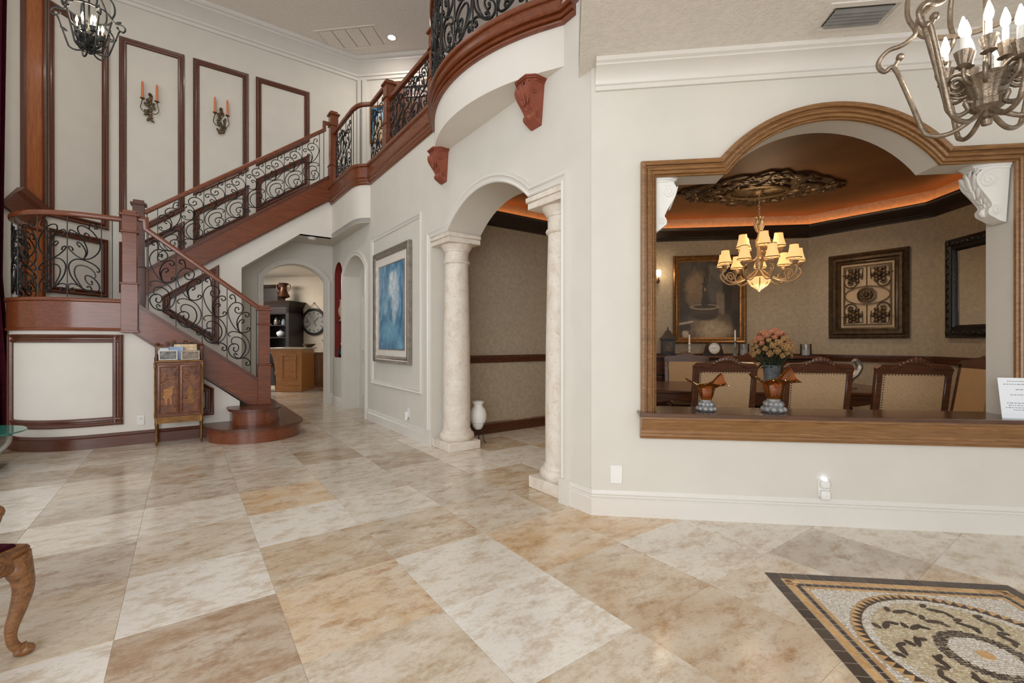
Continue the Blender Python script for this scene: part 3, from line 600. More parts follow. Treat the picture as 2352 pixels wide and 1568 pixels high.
def curtail(z0, z1, poly, rin):
    st = MB().slab(rin, z0, z1 - .03).build('riser', 'cherry', stairs)
    MB().slab(poly, z1 - .032, z1 - .012).slab(inset(poly, .008), z1 - .012, z1).build('tread', 'cherry_dark', stairs)
def cstep(x0, x1, yc, r, back): return rounded_step(x0, x1, yc, r, back)
curtail(0, .19, cstep(-.73, .47, -.25, .61, 1.5), cstep(-.70, .44, -.25, .58, 1.5))
curtail(.19, .397, cstep(-.46, .20, -.27, .33, 1.5), cstep(-.42, .165, -.27, .29, 1.5))
for k in range(7):                                     # steps of the lower flight
    z = .397 + .194 * (k + 1); x1 = -.03 - .245 * k
    MB().box(x1 - .30, x1, .06, 1.5, z - .03, z, None, .004).box(x1 - .02, x1, .06, 1.5, z - .194, z - .03).build('step', 'cherry_dark', stairs)
for k in range(11):                                    # steps of the upper flight
    z = 1.755 + .2 * (k + 1); x0 = -1.46 + .255 * k
    MB().box(x0, x0 + .31, 1.66, 2.92, z - .03, z, None, .004).box(x0, x0 + .02, 1.66, 2.92, z - .2, z - .03).build('step', 'cherry_dark', stairs)
MB().slab([p for p in drum] + [(-1.49, 2.9), (-1.96, 2.92)], 1.70, 1.755).build('landing', 'cherry_dark', stairs)
FAS = [(-.06, 1.43), (.036, 1.43), (.042, 1.445), (.036, 1.462), (.028, 1.468), (.028, 1.775), (.036, 1.782), (.046, 1.79), (.046, 1.81), (.036, 1.825), (-.06, 1.825)]
MB().sweep(pz(drum, 0), FAS).build('landing_fascia', 'cherry', stairs)
def stringer(poly, y0, y1, top, bot):
    o = MB().plate(poly, y0, y1).build('stringer', 'cherry', stairs)
    MB().sweep(top, [(-.02, .012), (.025, .012), (.025, -.07), (-.02, -.07)], (0, -1, 0)).build('stringer_cap', 'cherry_dark', o)
    MB().sweep(bot, [(-.012, .014), (.012, .014), (.012, 0), (-.012, 0)], (0, -1, 0)).build('stringer_bead', 'cherry_dark', o)
stringer([(.0, .40), (-.19, .40), (-1.47, 1.41), (-1.47, 1.80), (.0, .70)], -.03, .05, [(-1.47, -.03, 1.80), (0, -.03, .70)], [(-1.47, -.03, 1.42), (-.19, -.03, .41)])
stringer([(-1.5, 1.955), (-1.5, 2.332), (1.30, 4.417), (1.30, 3.97)], 1.50, 1.56, [(-1.5, 1.50, 2.332), (1.30, 1.50, 4.417)], [(-1.5, 1.50, 1.965), (1.30, 1.50, 3.975)])

# ------------------------------------------------------------------ wrought-iron railings
RAW = [[(782, 1138), (768, 1132), (768, 1115), (800, 1104), (860, 1118), (910, 1150), (945, 1210), (935, 1270), (890, 1305), (840, 1310), (790, 1285), (765, 1240), (778, 1208), (812, 1195), (845, 1210), (850, 1238), (830, 1256), (808, 1242), (812, 1226)],
       [(818, 1194), (806, 1200), (790, 1180), (800, 1152), (840, 1148), (890, 1175), (912, 1220), (905, 1262), (872, 1302)],
       [(862, 1308), (830, 1300), (812, 1280), (822, 1266), (836, 1278)],
       [(862, 1308), (910, 1312), (944, 1336), (950, 1362), (930, 1370), (912, 1356), (922, 1346)],
       [(862, 1115), (820, 1080), (780, 1020), (762, 960), (775, 920), (810, 892), (860, 895), (892, 925), (885, 960), (850, 972), (822, 955), (826, 930), (846, 928), (852, 942)],
       [(862, 1115), (840, 1070), (838, 1030), (860, 990), (900, 968), (935, 974), (942, 995), (920, 1004), (910, 990)],
       [(852, 1095), (845, 1055), (865, 1026), (890, 1022), (898, 1038), (882, 1046)],
       [(862, 1115), (900, 1120), (940, 1108), (946, 1090), (926, 1084), (922, 1096)],
       [(826, 892), (824, 862), (812, 836), (788, 832), (778, 850), (793, 860)]]
MOTIF = [[((x - 755) / 200, (1300 + .65 * (x - 755) - y) / 530) for x, y in c] for c in RAW]
SAMP = [[(p.x, p.y) for p in crom([(u, v, 0) for u, v in c], 3)] for c in MOTIF]
def railing(root, mapf, cells, H, mirror=None, bars=(), r=.0075, mat='iron', bar_r=.0065, hf=None, cache=None):
    for k, (u0, u1) in enumerate(cells):
        mir = mirror(k) if mirror else False
        for c in SAMP:
            pts = [mapf(u0 + (u1 - u0) * ((1 - u) if mir else u), v * H) for u, v in c]
            n = len(pts); rr = [r * (1.25 if i in (0, n - 1) else 1.0) for i in range(n)]
            mb = MB().tube(pts, rr, 5)
            mb.ball(tuple(pts[-1]), r * 1.5, n=6, m=4)
            mb.build('scroll', mat, root)
        nu = .535
        p = mapf(u0 + (u1 - u0) * (1 - nu if mir else nu), .48 * H)
        MB().ball(tuple(p), r * 2.0, n=6, m=4).build('collar', mat, root)
    for u in bars:
        h = hf(u) if hf else H
        MB().tube([mapf(u, 0), mapf(u, h)], bar_r, 4).build('baluster', mat, root, smooth=0)
HR = [(-.030, -.026), (-.030, .026), (-.012, .034), (.010, .034), (.026, .026), (.032, 0), (.026, -.026), (.010, -.034), (-.012, -.034)]
HRv = [(q, -a) for a, q in HR]
def newel(root, x, y, z0, z1, w=.165, mat='cherry'):
    h = z1 - z0; zb = z0 + h * .40; o = MB()
    def sq(wd, a, c, bv=.004): o.box(x - wd / 2, x + wd / 2, y - wd / 2, y + wd / 2, a, c, None, bv)
    sq(w, z0, zb); sq(w + .022, zb, zb + .018); sq(w * .86, zb + .018, z1 - .26); sq(w + .012, z1 - .26, z1 - .24); sq(w * .90, z1 - .24, z1 - .05)
    sq(w + .02, z0, z0 + .03)
    n = o.build('newel_post', mat, root)
    c = MB()
    c.box(x - w * .62, x + w * .62, y - w * .62, y + w * .62, z1 - .055, z1 - .025, None, .006).box(x - w * .42, x + w * .42, y - w * .42, y + w * .42, z1 - .025, z1 + .02, None, .008)
    c.build('newel_cap', mat, n); return n
# lower flight
r1 = thing('stair_railing', 'iron scroll railing with cherry handrail on the lower stair flight', 'railing', FS)
newel(r1, 0, .0, .397, 1.80); newel(r1, -1.49, .0, 1.41, 2.92)
m1 = lambda u, v: Vector((u, .0, .725 - .75 * u + v))
railing(r1, m1, [(-1.309 + .286 * k, -1.023 + .286 * k) for k in range(4)], 1.0, None, [-1.309, -1.023, -.737, -.451, -.165, -.094])
MB().sweep([(-.06, 0, 1.78), (-1.335, 0, 2.735), (-1.335, 0, 2.855), (-1.45, 0, 2.855)][::-1], HR, (0, -1, 0)).build('handrail', 'cherry', r1)
# landing
r2 = thing('stair_railing', 'curved iron scroll railing around the stair landing', 'railing', FS)
dl = [0.0]
rpath = [(DC[0] + .85 * cos(t), DC[1] + .85 * sin(t)) for t in [radians(-215) + radians(125) * k / 40 for k in range(41)]] + [(-1.57, .02)]
for a, c in zip(rpath, rpath[1:]): dl.append(dl[-1] + hypot(c[0] - a[0], c[1] - a[1]))
def along(path, L, u):
    u = max(0, min(L[-1] - 1e-6, u))
    for k in range(len(path) - 1):
        if u <= L[k + 1]:
            t = (u - L[k]) / (L[k + 1] - L[k]); return path[k][0] + (path[k + 1][0] - path[k][0]) * t, path[k][1] + (path[k + 1][1] - path[k][1]) * t
m2 = lambda u, v: Vector((*along(rpath, dl, u), 1.825 + v))
LT = dl[-1]; cw = (LT - .24) / 6
railing(r2, m2, [(.05 + cw * k, .05 + cw * (k + 1)) for k in range(6)], .97, lambda k: k % 2 == 1, [.05 + cw * k for k in range(7)] + [LT - .09])
MB().sweep(pz(rpath, 2.825), HRv).build('handrail', 'cherry', r2)
# upper flight
r3 = thing('stair_railing', 'iron scroll railing with cherry handrail on the upper stair flight', 'railing', FS)
newel(r3, -1.50, 1.56, 1.755, 3.44, .16, 'cherry_dark'); newel(r3, 1.36, 1.52, 3.93, 5.62, .16)
m3 = lambda u, v: Vector((u, 1.53, 3.474 + .745 * u + v))
railing(r3, m3, [(-1.27 + .298 * k, -.972 + .298 * k) for k in range(8)], .86, lambda k: True, [-1.40] + [-1.27 + .298 * k for k in range(9)] + [1.19], r=.007)
MB().sweep([(-1.43, 1.53, 3.28), (1.20, 1.53, 5.265), (1.20, 1.53, 5.40), (1.30, 1.53, 5.40)], HR, (0, -1, 0)).build('handrail', 'cherry', r3)
# gallery
r4 = thing('gallery_railing', 'iron scroll railing along the upper gallery with level cherry handrail', 'railing', FS)
gpath = [(1.36, 1.44), (1.37, .9), (1.38, .36), (1.405, .22), (1.45, .12), (1.52, .05), (1.577, .0), (1.577, -.70), (1.577, -2.42)]
gl = [0.0]
for a, c in zip(gpath, gpath[1:]): gl.append(gl[-1] + hypot(c[0] - a[0], c[1] - a[1]))
m4 = lambda u, v: Vector((*along(gpath, gl, u), 4.20 + v))
gs = gl[7]; cells = [(.10 + .3 * k, .40 + .3 * k) for k in range(3)] + [(1.50, 1.80), (1.80, 2.1)]
railing(r4, m4, cells, .96, lambda k: k % 2 == 0, [.10, .40, .70, 1.0, 1.1, 1.3, 1.5, 1.8, 2.1], r=.008)
railing(r4, m4, [(gs + .14 + .26 * k, gs + .40 + .26 * k) for k in range(6)], .72, lambda k: k % 2 == 0, [gs + .14 + .26 * k for k in range(7)], r=.008)
newel(r4, 1.577, -.78, 4.12, 5.22, .15)
MB().sweep(pz(gpath[:8], 5.22), HRv).build('handrail', 'cherry', r4)
MB().sweep([(1.577, -.86, 5.10), (1.577, -.86, 4.95), (1.577, -2.36, 4.95)], HR, (1, 0, 0)).build('handrail', 'cherry', r4)
GB = [(-.04, 3.88), (.012, 3.88), (.03, 3.895), (.034, 3.925), (.05, 3.935), (.05, 3.965), (.07, 3.985), (.074, 4.02), (.06, 4.03), (.06, 4.15), (.085, 4.16), (.085, 4.20), (-.04, 4.20)]
band = [(1.334, 1.54)] + bump_path[1:] + [(1.557, -2.42)]
struct('trim_gallery_band', MB().sweep(pz(band, 0), GB), 'cherry', FS, smooth=24)
# ------------------------------------------------------------------ balcony bulging from the arcade wall
def byy(s): return 1.77 - sqrt(2.11 ** 2 - (s - 1.36) ** 2)
barc = [(.2 + 2.32 * k / 26, min(.0, byy(.2 + 2.32 * k / 26))) for k in range(27)]
mb = MB(); mb.slab(barc + [(2.52, .02), (.2, .02)], 3.53, 3.94)
struct('wall_balcony', mb, 'wall_paint_pale', FA)
BB = [(-.08, 3.862), (.022, 3.862), (.036, 3.868), (.040, 3.880), (.028, 3.888), (.020, 3.890), (.020, 3.898), (.046, 3.902), (.056, 3.912), (.052, 3.926), (.036, 3.930), (.036, 3.940), (.066, 3.944), (.078, 3.956), (.072, 3.970), (.050, 3.974), (.050, 4.050), (.068, 4.054), (.076, 4.064), (.076, 4.092), (-.08, 4.092)]
struct('trim_balcony_band', MB().sweep(pz(barc + [(2.66, 0)], 0), BB), 'cherry', FA, smooth=22)
struct('floor_balcony', MB().slab(barc + [(2.52, .1), (.2, .1)], 4.0, 4.06), 'cherry_dark', FA)
r5 = thing('balcony_railing', 'heavy iron scroll railing on the curved balcony above the arch', 'railing', FA)
bl = [0.0]
for a, c in zip(barc, barc[1:]): bl.append(bl[-1] + hypot(c[0] - a[0], c[1] - a[1]))
m5 = lambda u, v: Vector((along(barc, bl, u)[0], along(barc, bl, u)[1] - .03, 4.092 + v))
bw = bl[-1] / 8
railing(r5, m5, [(bw * k, bw * (k + 1)) for k in range(8)], .92, lambda k: k % 2 == 1, [bw * k for k in range(1, 8)], r=.012, bar_r=.009)
newel(r5, .17, .02, 4.12, 5.15, .15); newel(r5, 2.58, .02, 4.12, 5.2, .16)
MB().sweep([(x, y - .03, 5.12) for x, y in barc], HRv).build('handrail', 'cherry', r5)

# ------------------------------------------------------------------ carved corbels
def corbel(name, label, M, Wd, D, H, mat, group=None):
    t = thing(name, label, 'corbel', M, group)
    out = crom([(D * .80, -.10 * H, 0), (D * .96, -.17 * H, 0), (D, -.26 * H, 0), (D * .93, -.37 * H, 0), (D * .70, -.52 * H, 0), (D * .50, -.66 * H, 0), (D * .47, -.72 * H, 0), (D * .56, -.78 * H, 0), (D * .54, -.86 * H, 0), (D * .36, -.92 * H, 0), (D * .20, -.97 * H, 0), (.006, -H, 0)], 3)
    prof = [(0.0, -.10 * H)] + [(p.x, p.y) for p in out] + [(0, -H)]
    hw = lambda z: Wd * .5 * (.88 - .34 * min(1, -z / H))
    mb = MB(); n = len(prof)
    mb.add([(-hw(z), -d, z) for d, z in prof] + [(hw(z), -d, z) for d, z in prof], [tuple(range(n)), tuple(range(2 * n - 1, n - 1, -1))] + [(i, i + 1, n + i + 1, n + i) for i in range(n - 1)])
    body = mb.build('body', mat, t)
    cap = MB()
    for k, (g, z0, z1) in enumerate(((0.0, -.10 * H, -.06 * H), (.10, -.06 * H, -.03 * H), (.18, -.03 * H, 0))):
        w = Wd * .5 * (.92 + g); d = D * (.94 + g * .8)
        cap.slab([(-w, 0), (-w, -d * .62), (-w * .55, -d), (w * .55, -d), (w, -d * .62), (w, 0)], z0, z1)
    cap.build('cap', mat, t)
    for sg in (-1, 1):                                  # side volutes
        w1, w2 = sg * (hw(-.28 * H) + .002), sg * (hw(-.8 * H) + .002)
        for (cy, cz, rr, w) in ((D * .62, -.27 * H, D * .30, w1), (D * .34, -.80 * H, D * .17, w2)):
            pts = [(w, -p[0], p[2]) for p in spiral(cy, cz, rr, rr * .12, 2.2, 2.2 - 4.2 * pi, 34)]
            MB().tube(pts, [max(.0035, D * .035 * (1 - .6 * i / 34)) for i in range(35)], 5).build('volute', mat, body)
    for i, (f, L) in enumerate(((.16, .30), (.30, .34), (.44, .30), (.56, .24), (.66, .18))):   # acanthus lobes on the front
        z = -f * H
        d = min((abs(p[1] - z), p[0]) for p in prof[1:-1])[1]
        for sg in (-1, 0, 1):
            Ml = Matrix.Translation((sg * hw(z) * .52, -d * (.985 if sg == 0 else .955), z)) @ Matrix.Rotation(sg * .42, 4, 'Y') @ Matrix.Rotation(-.18 if f < .3 else .3, 4, 'X')
            MB().ball((0, 0, 0), L * H * .5, (.34 if sg else .24, .15, .95), 8, 6, Ml).build('leaf', mat, body)
    MB().ball((0, -D * .5, -.81 * H), D * .17, (1.9 * Wd / D * .5, .9, 1), 10, 6).build('scroll_roll', mat, body)
    return t
corbel('balcony_corbel', 'red-brown carved corbel under the right end of the balcony', FA @ frame(2.17, 0, 3.534), .25, .17, .375, 'corbel_red', 'balcony corbels')
corbel('balcony_corbel', 'red-brown carved corbel under the left end of the balcony, above the left column', FA @ frame(.43, 0, 3.534), .25, .17, .365, 'corbel_red', 'balcony corbels')
corbel('window_corbel', 'white plaster scroll corbel in the upper left corner of the dining window', FW @ frame(.471, .10, 2.52, 90), .18, .155, .40, 'plaster_white', 'window corbels')
corbel('window_corbel', 'white plaster scroll corbel in the upper right corner of the dining window', FW @ frame(2.808, .10, 2.52, -90), .18, .20, .40, 'plaster_white', 'window corbels')
# ------------------------------------------------------------------ stone columns in the arch
def column(label, sx):
    t = thing('stone_column', label, 'column', FA @ frame(sx, .23, 0), 'columns of the arch')
    MB().box(-.225, .225, -.225, .205, 0, .105, None, .006).build('plinth', 'column_stone', t)
    MB().lathe([(.195, .105), (.205, .115), (.215, .14), (.212, .17), (.198, .19), (.185, .195), (.178, .205), (.178, .22), (.168, .232)], 36).build('base', 'column_stone', t)
    MB().lathe([(.166, .232), (.167, .7), (.162, 1.3), (.150, 1.9), (.142, 2.24)], 36).build('shaft', 'column_stone', t)
    MB().lathe([(.142, 2.24), (.158, 2.25), (.165, 2.265), (.158, 2.28), (.145, 2.29), (.145, 2.385), (.155, 2.39), (.155, 2.40), (.17, 2.42), (.19, 2.455), (.198, 2.47)], 36).build('capital', 'column_stone', t)
    MB().box(-.225, .225, -.235, .205, 2.47, 2.53, None, .005).box(-.24, .24, -.25, .205, 2.53, 2.578, None, .006).build('abacus', 'column_stone', t)
column('travertine column at the left side of the arch, beside the blue painting', .318)
column('travertine column at the right side of the arch, nearest the camera', 2.27)
# ------------------------------------------------------------------ mosaic medallion set in the floor
FM = frame(1.419, 2.562, 0, -6.4); ML = 1.23
mos = thing('mosaic_medallion', 'square stone mosaic medallion with dark brown border set in the floor', 'floor mosaic', FM)
MB().box(0, ML, -ML, 0, -.004, .001).build('bed', 'grout', mos)
def stones(name, mat, w, h, spots, z0=.001, z1=.003):
    me = MB().box(-w / 2, w / 2, -h / 2, h / 2, z0, z1, None, .0006).mesh(name, mat, 0)
    for x, y, a in spots: inst(name, me, mos, Matrix.Translation((x, y, 0)) @ Matrix.Rotation(a, 4, 'Z'))
def ring_sq(d, w, h, g=.003, skip=0.0):                # spots along a square ring, centre line d inside the edge
    L = ML - 2 * d; n = max(1, round((L - h) / (w + g))); st = (L) / n; out = []
    for k in range(n):
        t = d + st * (k + .5) - st / 2 + .0
        for (x, y, a) in ((t + st / 2 - h / 2 * 0, -d, 0), (ML - d, -(t + st / 2), pi / 2), (ML - t - st / 2, -ML + d, 0), (d, -ML + t + st / 2, pi / 2)):
            u = (x if a == 0 else -y)
            if skip and (u < skip or u > ML - skip): continue
            out.append((x, y, a))
    return out
stones('border_tile', 'stone_brown', .0685, .056, [(ML * (k + .5) / 17, y, 0) for k in range(17) for y in (-.03, -ML + .03)] + [(x, -.06 - (ML - .12) * (k + .5) / 15, pi / 2) for k in range(15) for x in (.03, ML - .03)])
stones('corner_gold', 'stone_gold', .07, .016, [(x, y + d, a) for x in (.094, ML - .094) for y in (-.094, -ML + .094) for d, a in ((.024, 0), (-.024, 0))])
stones('corner_tile', 'stone_brown', .03, .03, [(x, y, 0) for x in (.088, ML - .088) for y in (-.088, -ML + .088)])
stones('gold_tile', 'stone_gold', .062, .034, ring_sq(.082, .062, .034, skip=.105))
stones('small_tile', 'stone_brown', .032, .020, ring_sq(.118, .034, .020, skip=.13))
stones('gold_strip', 'stone_gold', .064, .016, ring_sq(.142, .064, .016, skip=.15))
rg = random.Random(3); CX = ML / 2
def chips(name, mat, inside, step=.0125, sz=.0115, x0=.15, x1=ML - .15):
    mb = MB(); n = int((x1 - x0) / step)
    for i in range(n):
        for j in range(n):
            x = x0 + step * (i + .5) + rg.uniform(-.002, .002); y = -(x0 + step * (j + .5)) + rg.uniform(-.002, .002)
            if not inside(x - CX, y + CX): continue
            a = rg.uniform(0, pi); h = .0022 + rg.uniform(0, .0012); r = sz * rg.uniform(.50, .66)
            q = [(x + r * cos(a + t), y + r * sin(a + t) * .8) for t in (0, 1.5, 3.1, 4.7)]
            mb.add([(*p, .001) for p in q] + [(*p, h) for p in q], [(4, 5, 6, 7), (0, 1, 5, 4), (1, 2, 6, 5), (2, 3, 7, 6), (3, 0, 4, 7)])
    mb.build(name, mat, mos, None, 0, kind='stuff')
chips('white_chips', 'stone_white', lambda x, y: (hypot(x, y) > .455 and max(abs(x), abs(y)) < .46) or .375 < hypot(x, y) < .405 or hypot(x, y) < .115)
chips('gold_chips', 'stone_chip', lambda x, y: .165 < hypot(x, y) < .372)
chips('ring_chips', 'stone_brown', lambda x, y: .118 < hypot(x, y) < .162)
tri = MB().add([(-.018, 0, .001), (.018, 0, .001), (0, .036, .001), (-.018, 0, .003), (.018, 0, .003), (0, .036, .003)], [(3, 4, 5), (0, 1, 4, 3), (1, 2, 5, 4), (2, 0, 3, 5)])
tms = [tri.mesh('triangle_tile', q, 0) for q in ('stone_brown', 'stone_gold')]
NT = 72
for k in range(NT):
    a = 2 * pi * k / NT
    inst('triangle_tile', tms[0], mos, Matrix.Translation((CX + .41 * cos(a), -CX + .41 * sin(a), 0)) @ Matrix.Rotation(a - pi / 2, 4, 'Z'))
    a += pi / NT
    inst('triangle_tile', tms[1], mos, Matrix.Translation((CX + .448 * cos(a), -CX + .448 * sin(a), 0)) @ Matrix.Rotation(a + pi / 2, 4, 'Z'))
for k in range(22):                                     # dark leaf inlays around the centre
    a = 2 * pi * k / 22; rr = (.225, .32)[k % 2]
    for q, (dr, da, L, Wd, t) in enumerate(((0, 0, .040, .013, .2), (.035, .10, .022, .012, 1.2), (-.02, -.12, .026, .010, -.8))):
        x = CX + (rr + dr) * cos(a + da); y = -CX + (rr + dr) * sin(a + da); th = a + t + 1.2
        pts = [(x + L * cos(s) * cos(th) - Wd * sin(s) * sin(th), y + L * cos(s) * sin(th) + Wd * sin(s) * cos(th)) for s in [2 * pi * i / 10 for i in range(10)]]
        MB().slab(pts, .001, .0042 + .0003 * q).build('leaf_inlay', 'stone_brown', mos, None, 0)
MB().slab([(CX + .03 * cos(2 * pi * i / 14), -CX + .03 * sin(2 * pi * i / 14)) for i in range(14)], .001, .0042).build('center_inlay', 'stone_gold', mos, None, 0)

# ------------------------------------------------------------------ blue painting on the arcade wall
pic = thing('framed_painting', 'large blue painting in a silver frame on the cream wall', 'painting', FA @ frame(0, -.004))
MB().sweep(rect(-1.898, -.497, .985, 2.67), [(0, 0), (0, .05), (.015, .062), (.035, .055), (.05, .045), (.07, .052), (.085, .040), (.10, .02), (.10, 0)], (0, -1, 0), True).build('frame', 'silver_leaf', pic)
MB().box(-1.81, -.585, -.022, -.002, 1.07, 2.585).build('mat_board', 'mat_board', pic)
MB().sweep(rect(-1.715, -.69, 1.175, 2.45), [(0, .022), (0, .030), (.012, .030), (.016, .022)], (0, -1, 0), True).build('fillet', 'silver_leaf', pic)
MB().box(-1.70, -.705, -.026, -.021, 1.19, 2.435).build('canvas', 'blue_canvas', pic)

# ------------------------------------------------------------------ carved cabinet under the stairs, with photographs
cab = thing('carved_cabinet', 'small carved wooden cabinet with gilt legs under the stairs', 'cabinet', FS @ frame(-.985, -.19))
wood('cabinet_wood', srgb(62, 28, 12), srgb(112, 60, 26), srgb(150, 92, 42), 0.38, scale=(5, 18, 8), coat=0.3, bmp=.25)
CW, CD = .235, .145
MB().box(-CW, CW, -CD, CD, .36, 1.04, None, .004).build('body', 'cabinet_wood', cab)
MB().box(-CW - .012, CW + .012, -CD - .012, CD, 1.04, 1.062, None, .005).build('top', 'antique_gold', cab)
for sx in (-1, 1):
    d = MB().box(-.108, .108, -.012, 0, .0, .62, None, .004)
    dr = d.build('door', 'cabinet_wood', cab, Matrix.Translation((sx * .112, -CD, .39)))
    MB().sweep(rect(-.10, .10, .012, .608, -.012), [(0, 0), (0, .008), (.012, .012), (.022, .004), (.022, 0)], (0, -1, 0), True).build('door_moulding', 'cabinet_wood', dr)
    MB().ball((-sx * .098, -.018, .36), .007).build('knob', 'antique_gold', dr)
    # painted figure and carved foliage
    if sx > 0: fig = [(-.035, .13), (.04, .13), (.042, .22), (.028, .24), (.035, .29), (.01, .33), (0, .375), (-.012, .33), (-.032, .29), (-.022, .24)]
    else: fig = [(-.03, .12), (-.012, .12), (-.008, .2), (.012, .2), (.02, .12), (.036, .12), (.03, .23), (.055, .27), (.04, .3), (.06, .36), (-.05, .31), (-.04, .25), (-.06, .22), (-.04, .2)]
    MB().plate(fig, -.0165, -.012).build('painted_figure', 'honey_pine' if sx < 0 else 'antique_gold', dr)
    rr = random.Random(11 + sx)
    for k in range(26):
        x = rr.choice((-1, 1)) * rr.uniform(.045, .088); z = rr.uniform(.40, .60) if rr.random() < .6 else rr.uniform(.05, .4)
        if z > .42: x = rr.uniform(-.085, .085)
        Ml = Matrix.Translation((x, -.013, z)) @ Matrix.Rotation(rr.uniform(-1.2, 1.2), 4, 'Y')
        MB().ball((0, 0, 0), .022, (.45, .3, 1), 6, 4, Ml).build('carved_leaf', 'cabinet_wood', dr)
    for sy in (-1, 1):
        leg = MB(); leg.lathe([(.020, .36), (.018, .30), (.022, .285), (.016, .26), (.013, .10), (.016, .06), (.010, .02), (.006, 0)], 10, (sx * (CW - .005), sy * (CD - .01), 0))
        leg.build('leg', 'antique_gold', cab)
    MB().lathe([(.012, .36), (.014, .40), (.010, .44), (.012, .70), (.010, .96), (.016, .98), (.012, 1.0), (.016, 1.02), (.013, 1.04)], 10, (sx * (CW + .008), -CD - .004, 0)).build('colonnette', 'antique_gold', cab)
    MB().box(sx * CW - .02, sx * CW + .02, -.02 + CD - .02, CD, 1.06, 1.25, None, .006).lathe([(.014, 1.25), (.026, 1.262), (.02, 1.28), (.0, 1.288)], 10, (sx * CW, CD - .02, 0)).build('gallery_post', 'cabinet_wood', cab)
    MB().box(sx * CW - .012, sx * CW + .012, -.03, CD - .02, 1.06, 1.14, None, .005).build('gallery_side', 'cherry_dark', cab)
MB().plate([(-CW, .28), (CW, .28), (CW, .36), (-CW, .36)], -CD - .006, -CD).build('apron', 'antique_gold', cab)
crest = [(-.215, 1.06), (.215, 1.06), (.215, 1.2)] + [(.215 - .43 * k / 20, 1.23 + .08 * sin(pi * k / 20) + .014 * abs(sin(5 * pi * k / 20))) for k in range(21)] + [(-.215, 1.2)]
MB().plate(crest, CD - .03, CD - .012).build('back_crest', 'cabinet_wood', cab)
for s in (-1, 1):
    for (cx, cz, r_) in ((.06, 1.285, .030), (.125, 1.265, .028), (.19, 1.235, .026)):
        MB().tube([(s * p[0], CD - .034, p[2]) for p in spiral(cx, cz, r_, .006, 2.6, 2.6 - 3 * pi, 20)], .007, 5).build('crest_scroll', 'cabinet_wood', cab)
plain('photo_sepia', srgb(120, 104, 86), 0.3, vary=0.6, scale=18); plain('photo_grey', srgb(128, 128, 124), 0.3, vary=0.7, scale=16); plain('photo_blue', srgb(164, 182, 212), 0.3, vary=0.2, scale=6); plain('photo_warm', srgb(214, 178, 128), 0.3, vary=0.4, scale=10)
def photo(label, x, y, z, w, h, yaw, fm, pm, lean=-.18, fw=.012):
    t = thing('photo_frame', label, 'photo frame', FS @ frame(-.985 + x, -.19 + y, z, yaw) @ Matrix.Rotation(lean, 4, 'X'), 'photographs on the cabinet')
    MB().sweep(rect(-w / 2, w / 2, .0, h), [(0, 0), (0, .012), (fw * .5, .015), (fw, .012), (fw, 0)], (0, -1, 0), True).build('frame', fm, t)
    MB().box(-w / 2 + .004, w / 2 - .004, -.006, 0, .004, h - .004).build('photo', pm, t)
photo('silver frame with a black and white photograph at the front left of the cabinet', -.115, -.095, 1.063, .19, .125, 6, 'mat_board', 'photo_grey')
photo('pewter frame with a sepia group photograph at the front right of the cabinet', .115, -.09, 1.063, .20, .125, -6, 'pewter', 'photo_sepia', fw=.018)
photo('pale blue card frame standing between the front photographs', -.03, -.03, 1.063, .14, .17, 4, 'photo_blue', 'photo_blue')
photo('large black frame with white and amber pictures at the back of the cabinet', .06, .03, 1.063, .27, .215, -4, 'black_frame', 'photo_warm', -.1)
photo('small green-edged photo frame at the back left of the cabinet', -.16, .03, 1.063, .12, .165, 10, 'silver_leaf', 'paper_white', -.12)

# ------------------------------------------------------------------ wall sconces with peach candles
def sconce(label, x, z):
    t = thing('candle_sconce', label, 'wall sconce', FS @ frame(x, 2.94, z), 'sconces on the stair wall')
    mb = MB(); rr = random.Random(int(x * 100))
    for k in range(22):
        zz = .02 + .42 * k / 21; w = .075 * sin(pi * min(1, (zz + .03) / .46)) + .015
        mb.ball((0, 0, 0), .040, (.5, .35, 1.15), 6, 5, Matrix.Translation((rr.uniform(-w, w) * .8, -.03 - rr.uniform(0, .02), zz)) @ Matrix.Rotation(rr.uniform(-1.1, 1.1), 4, 'Y'))
    mb.ball((0, -.04, .48), .028, n=8, m=5).build('back_plate', 'bronze', t)
    for s in (-1, 1):
        MB().tube(crom([(0, -.03, .18), (s * .07, -.06, .14), (s * .125, -.09, .19), (s * .115, -.10, .27), (s * .10, -.10, .34)], 5), .007, 5).build('arm', 'bronze', t)
        c = MB().lathe([(.012, .33), (.018, .345), (.035, .36), (.02, .365)], 10, (s * .10, -.10, 0))
        for q in range(6):
            a = 2 * pi * q / 6
            c.add([(s * .10, -.10, .35), (s * .10 + .03 * cos(a - .35), -.10 + .03 * sin(a - .35), .355), (s * .10 + .06 * cos(a), -.10 + .06 * sin(a), .365), (s * .10 + .03 * cos(a + .35), -.10 + .03 * sin(a + .35), .355)], [(0, 1, 2, 3)])
        c.build('drip_cup', 'bronze', t)
        MB().lathe([(.015, .36), (.019, .40), (.018, .62), (.012, .655), (.003, .665)], 10, (s * .10, -.10, 0)).build('candle', 'candle_peach', t)
sconce('bronze leafy sconce with two peach candles, nearer the landing', -1.43, 5.22)
sconce('bronze leafy sconce with two peach candles, farther up the stairs', -.36, 5.28)

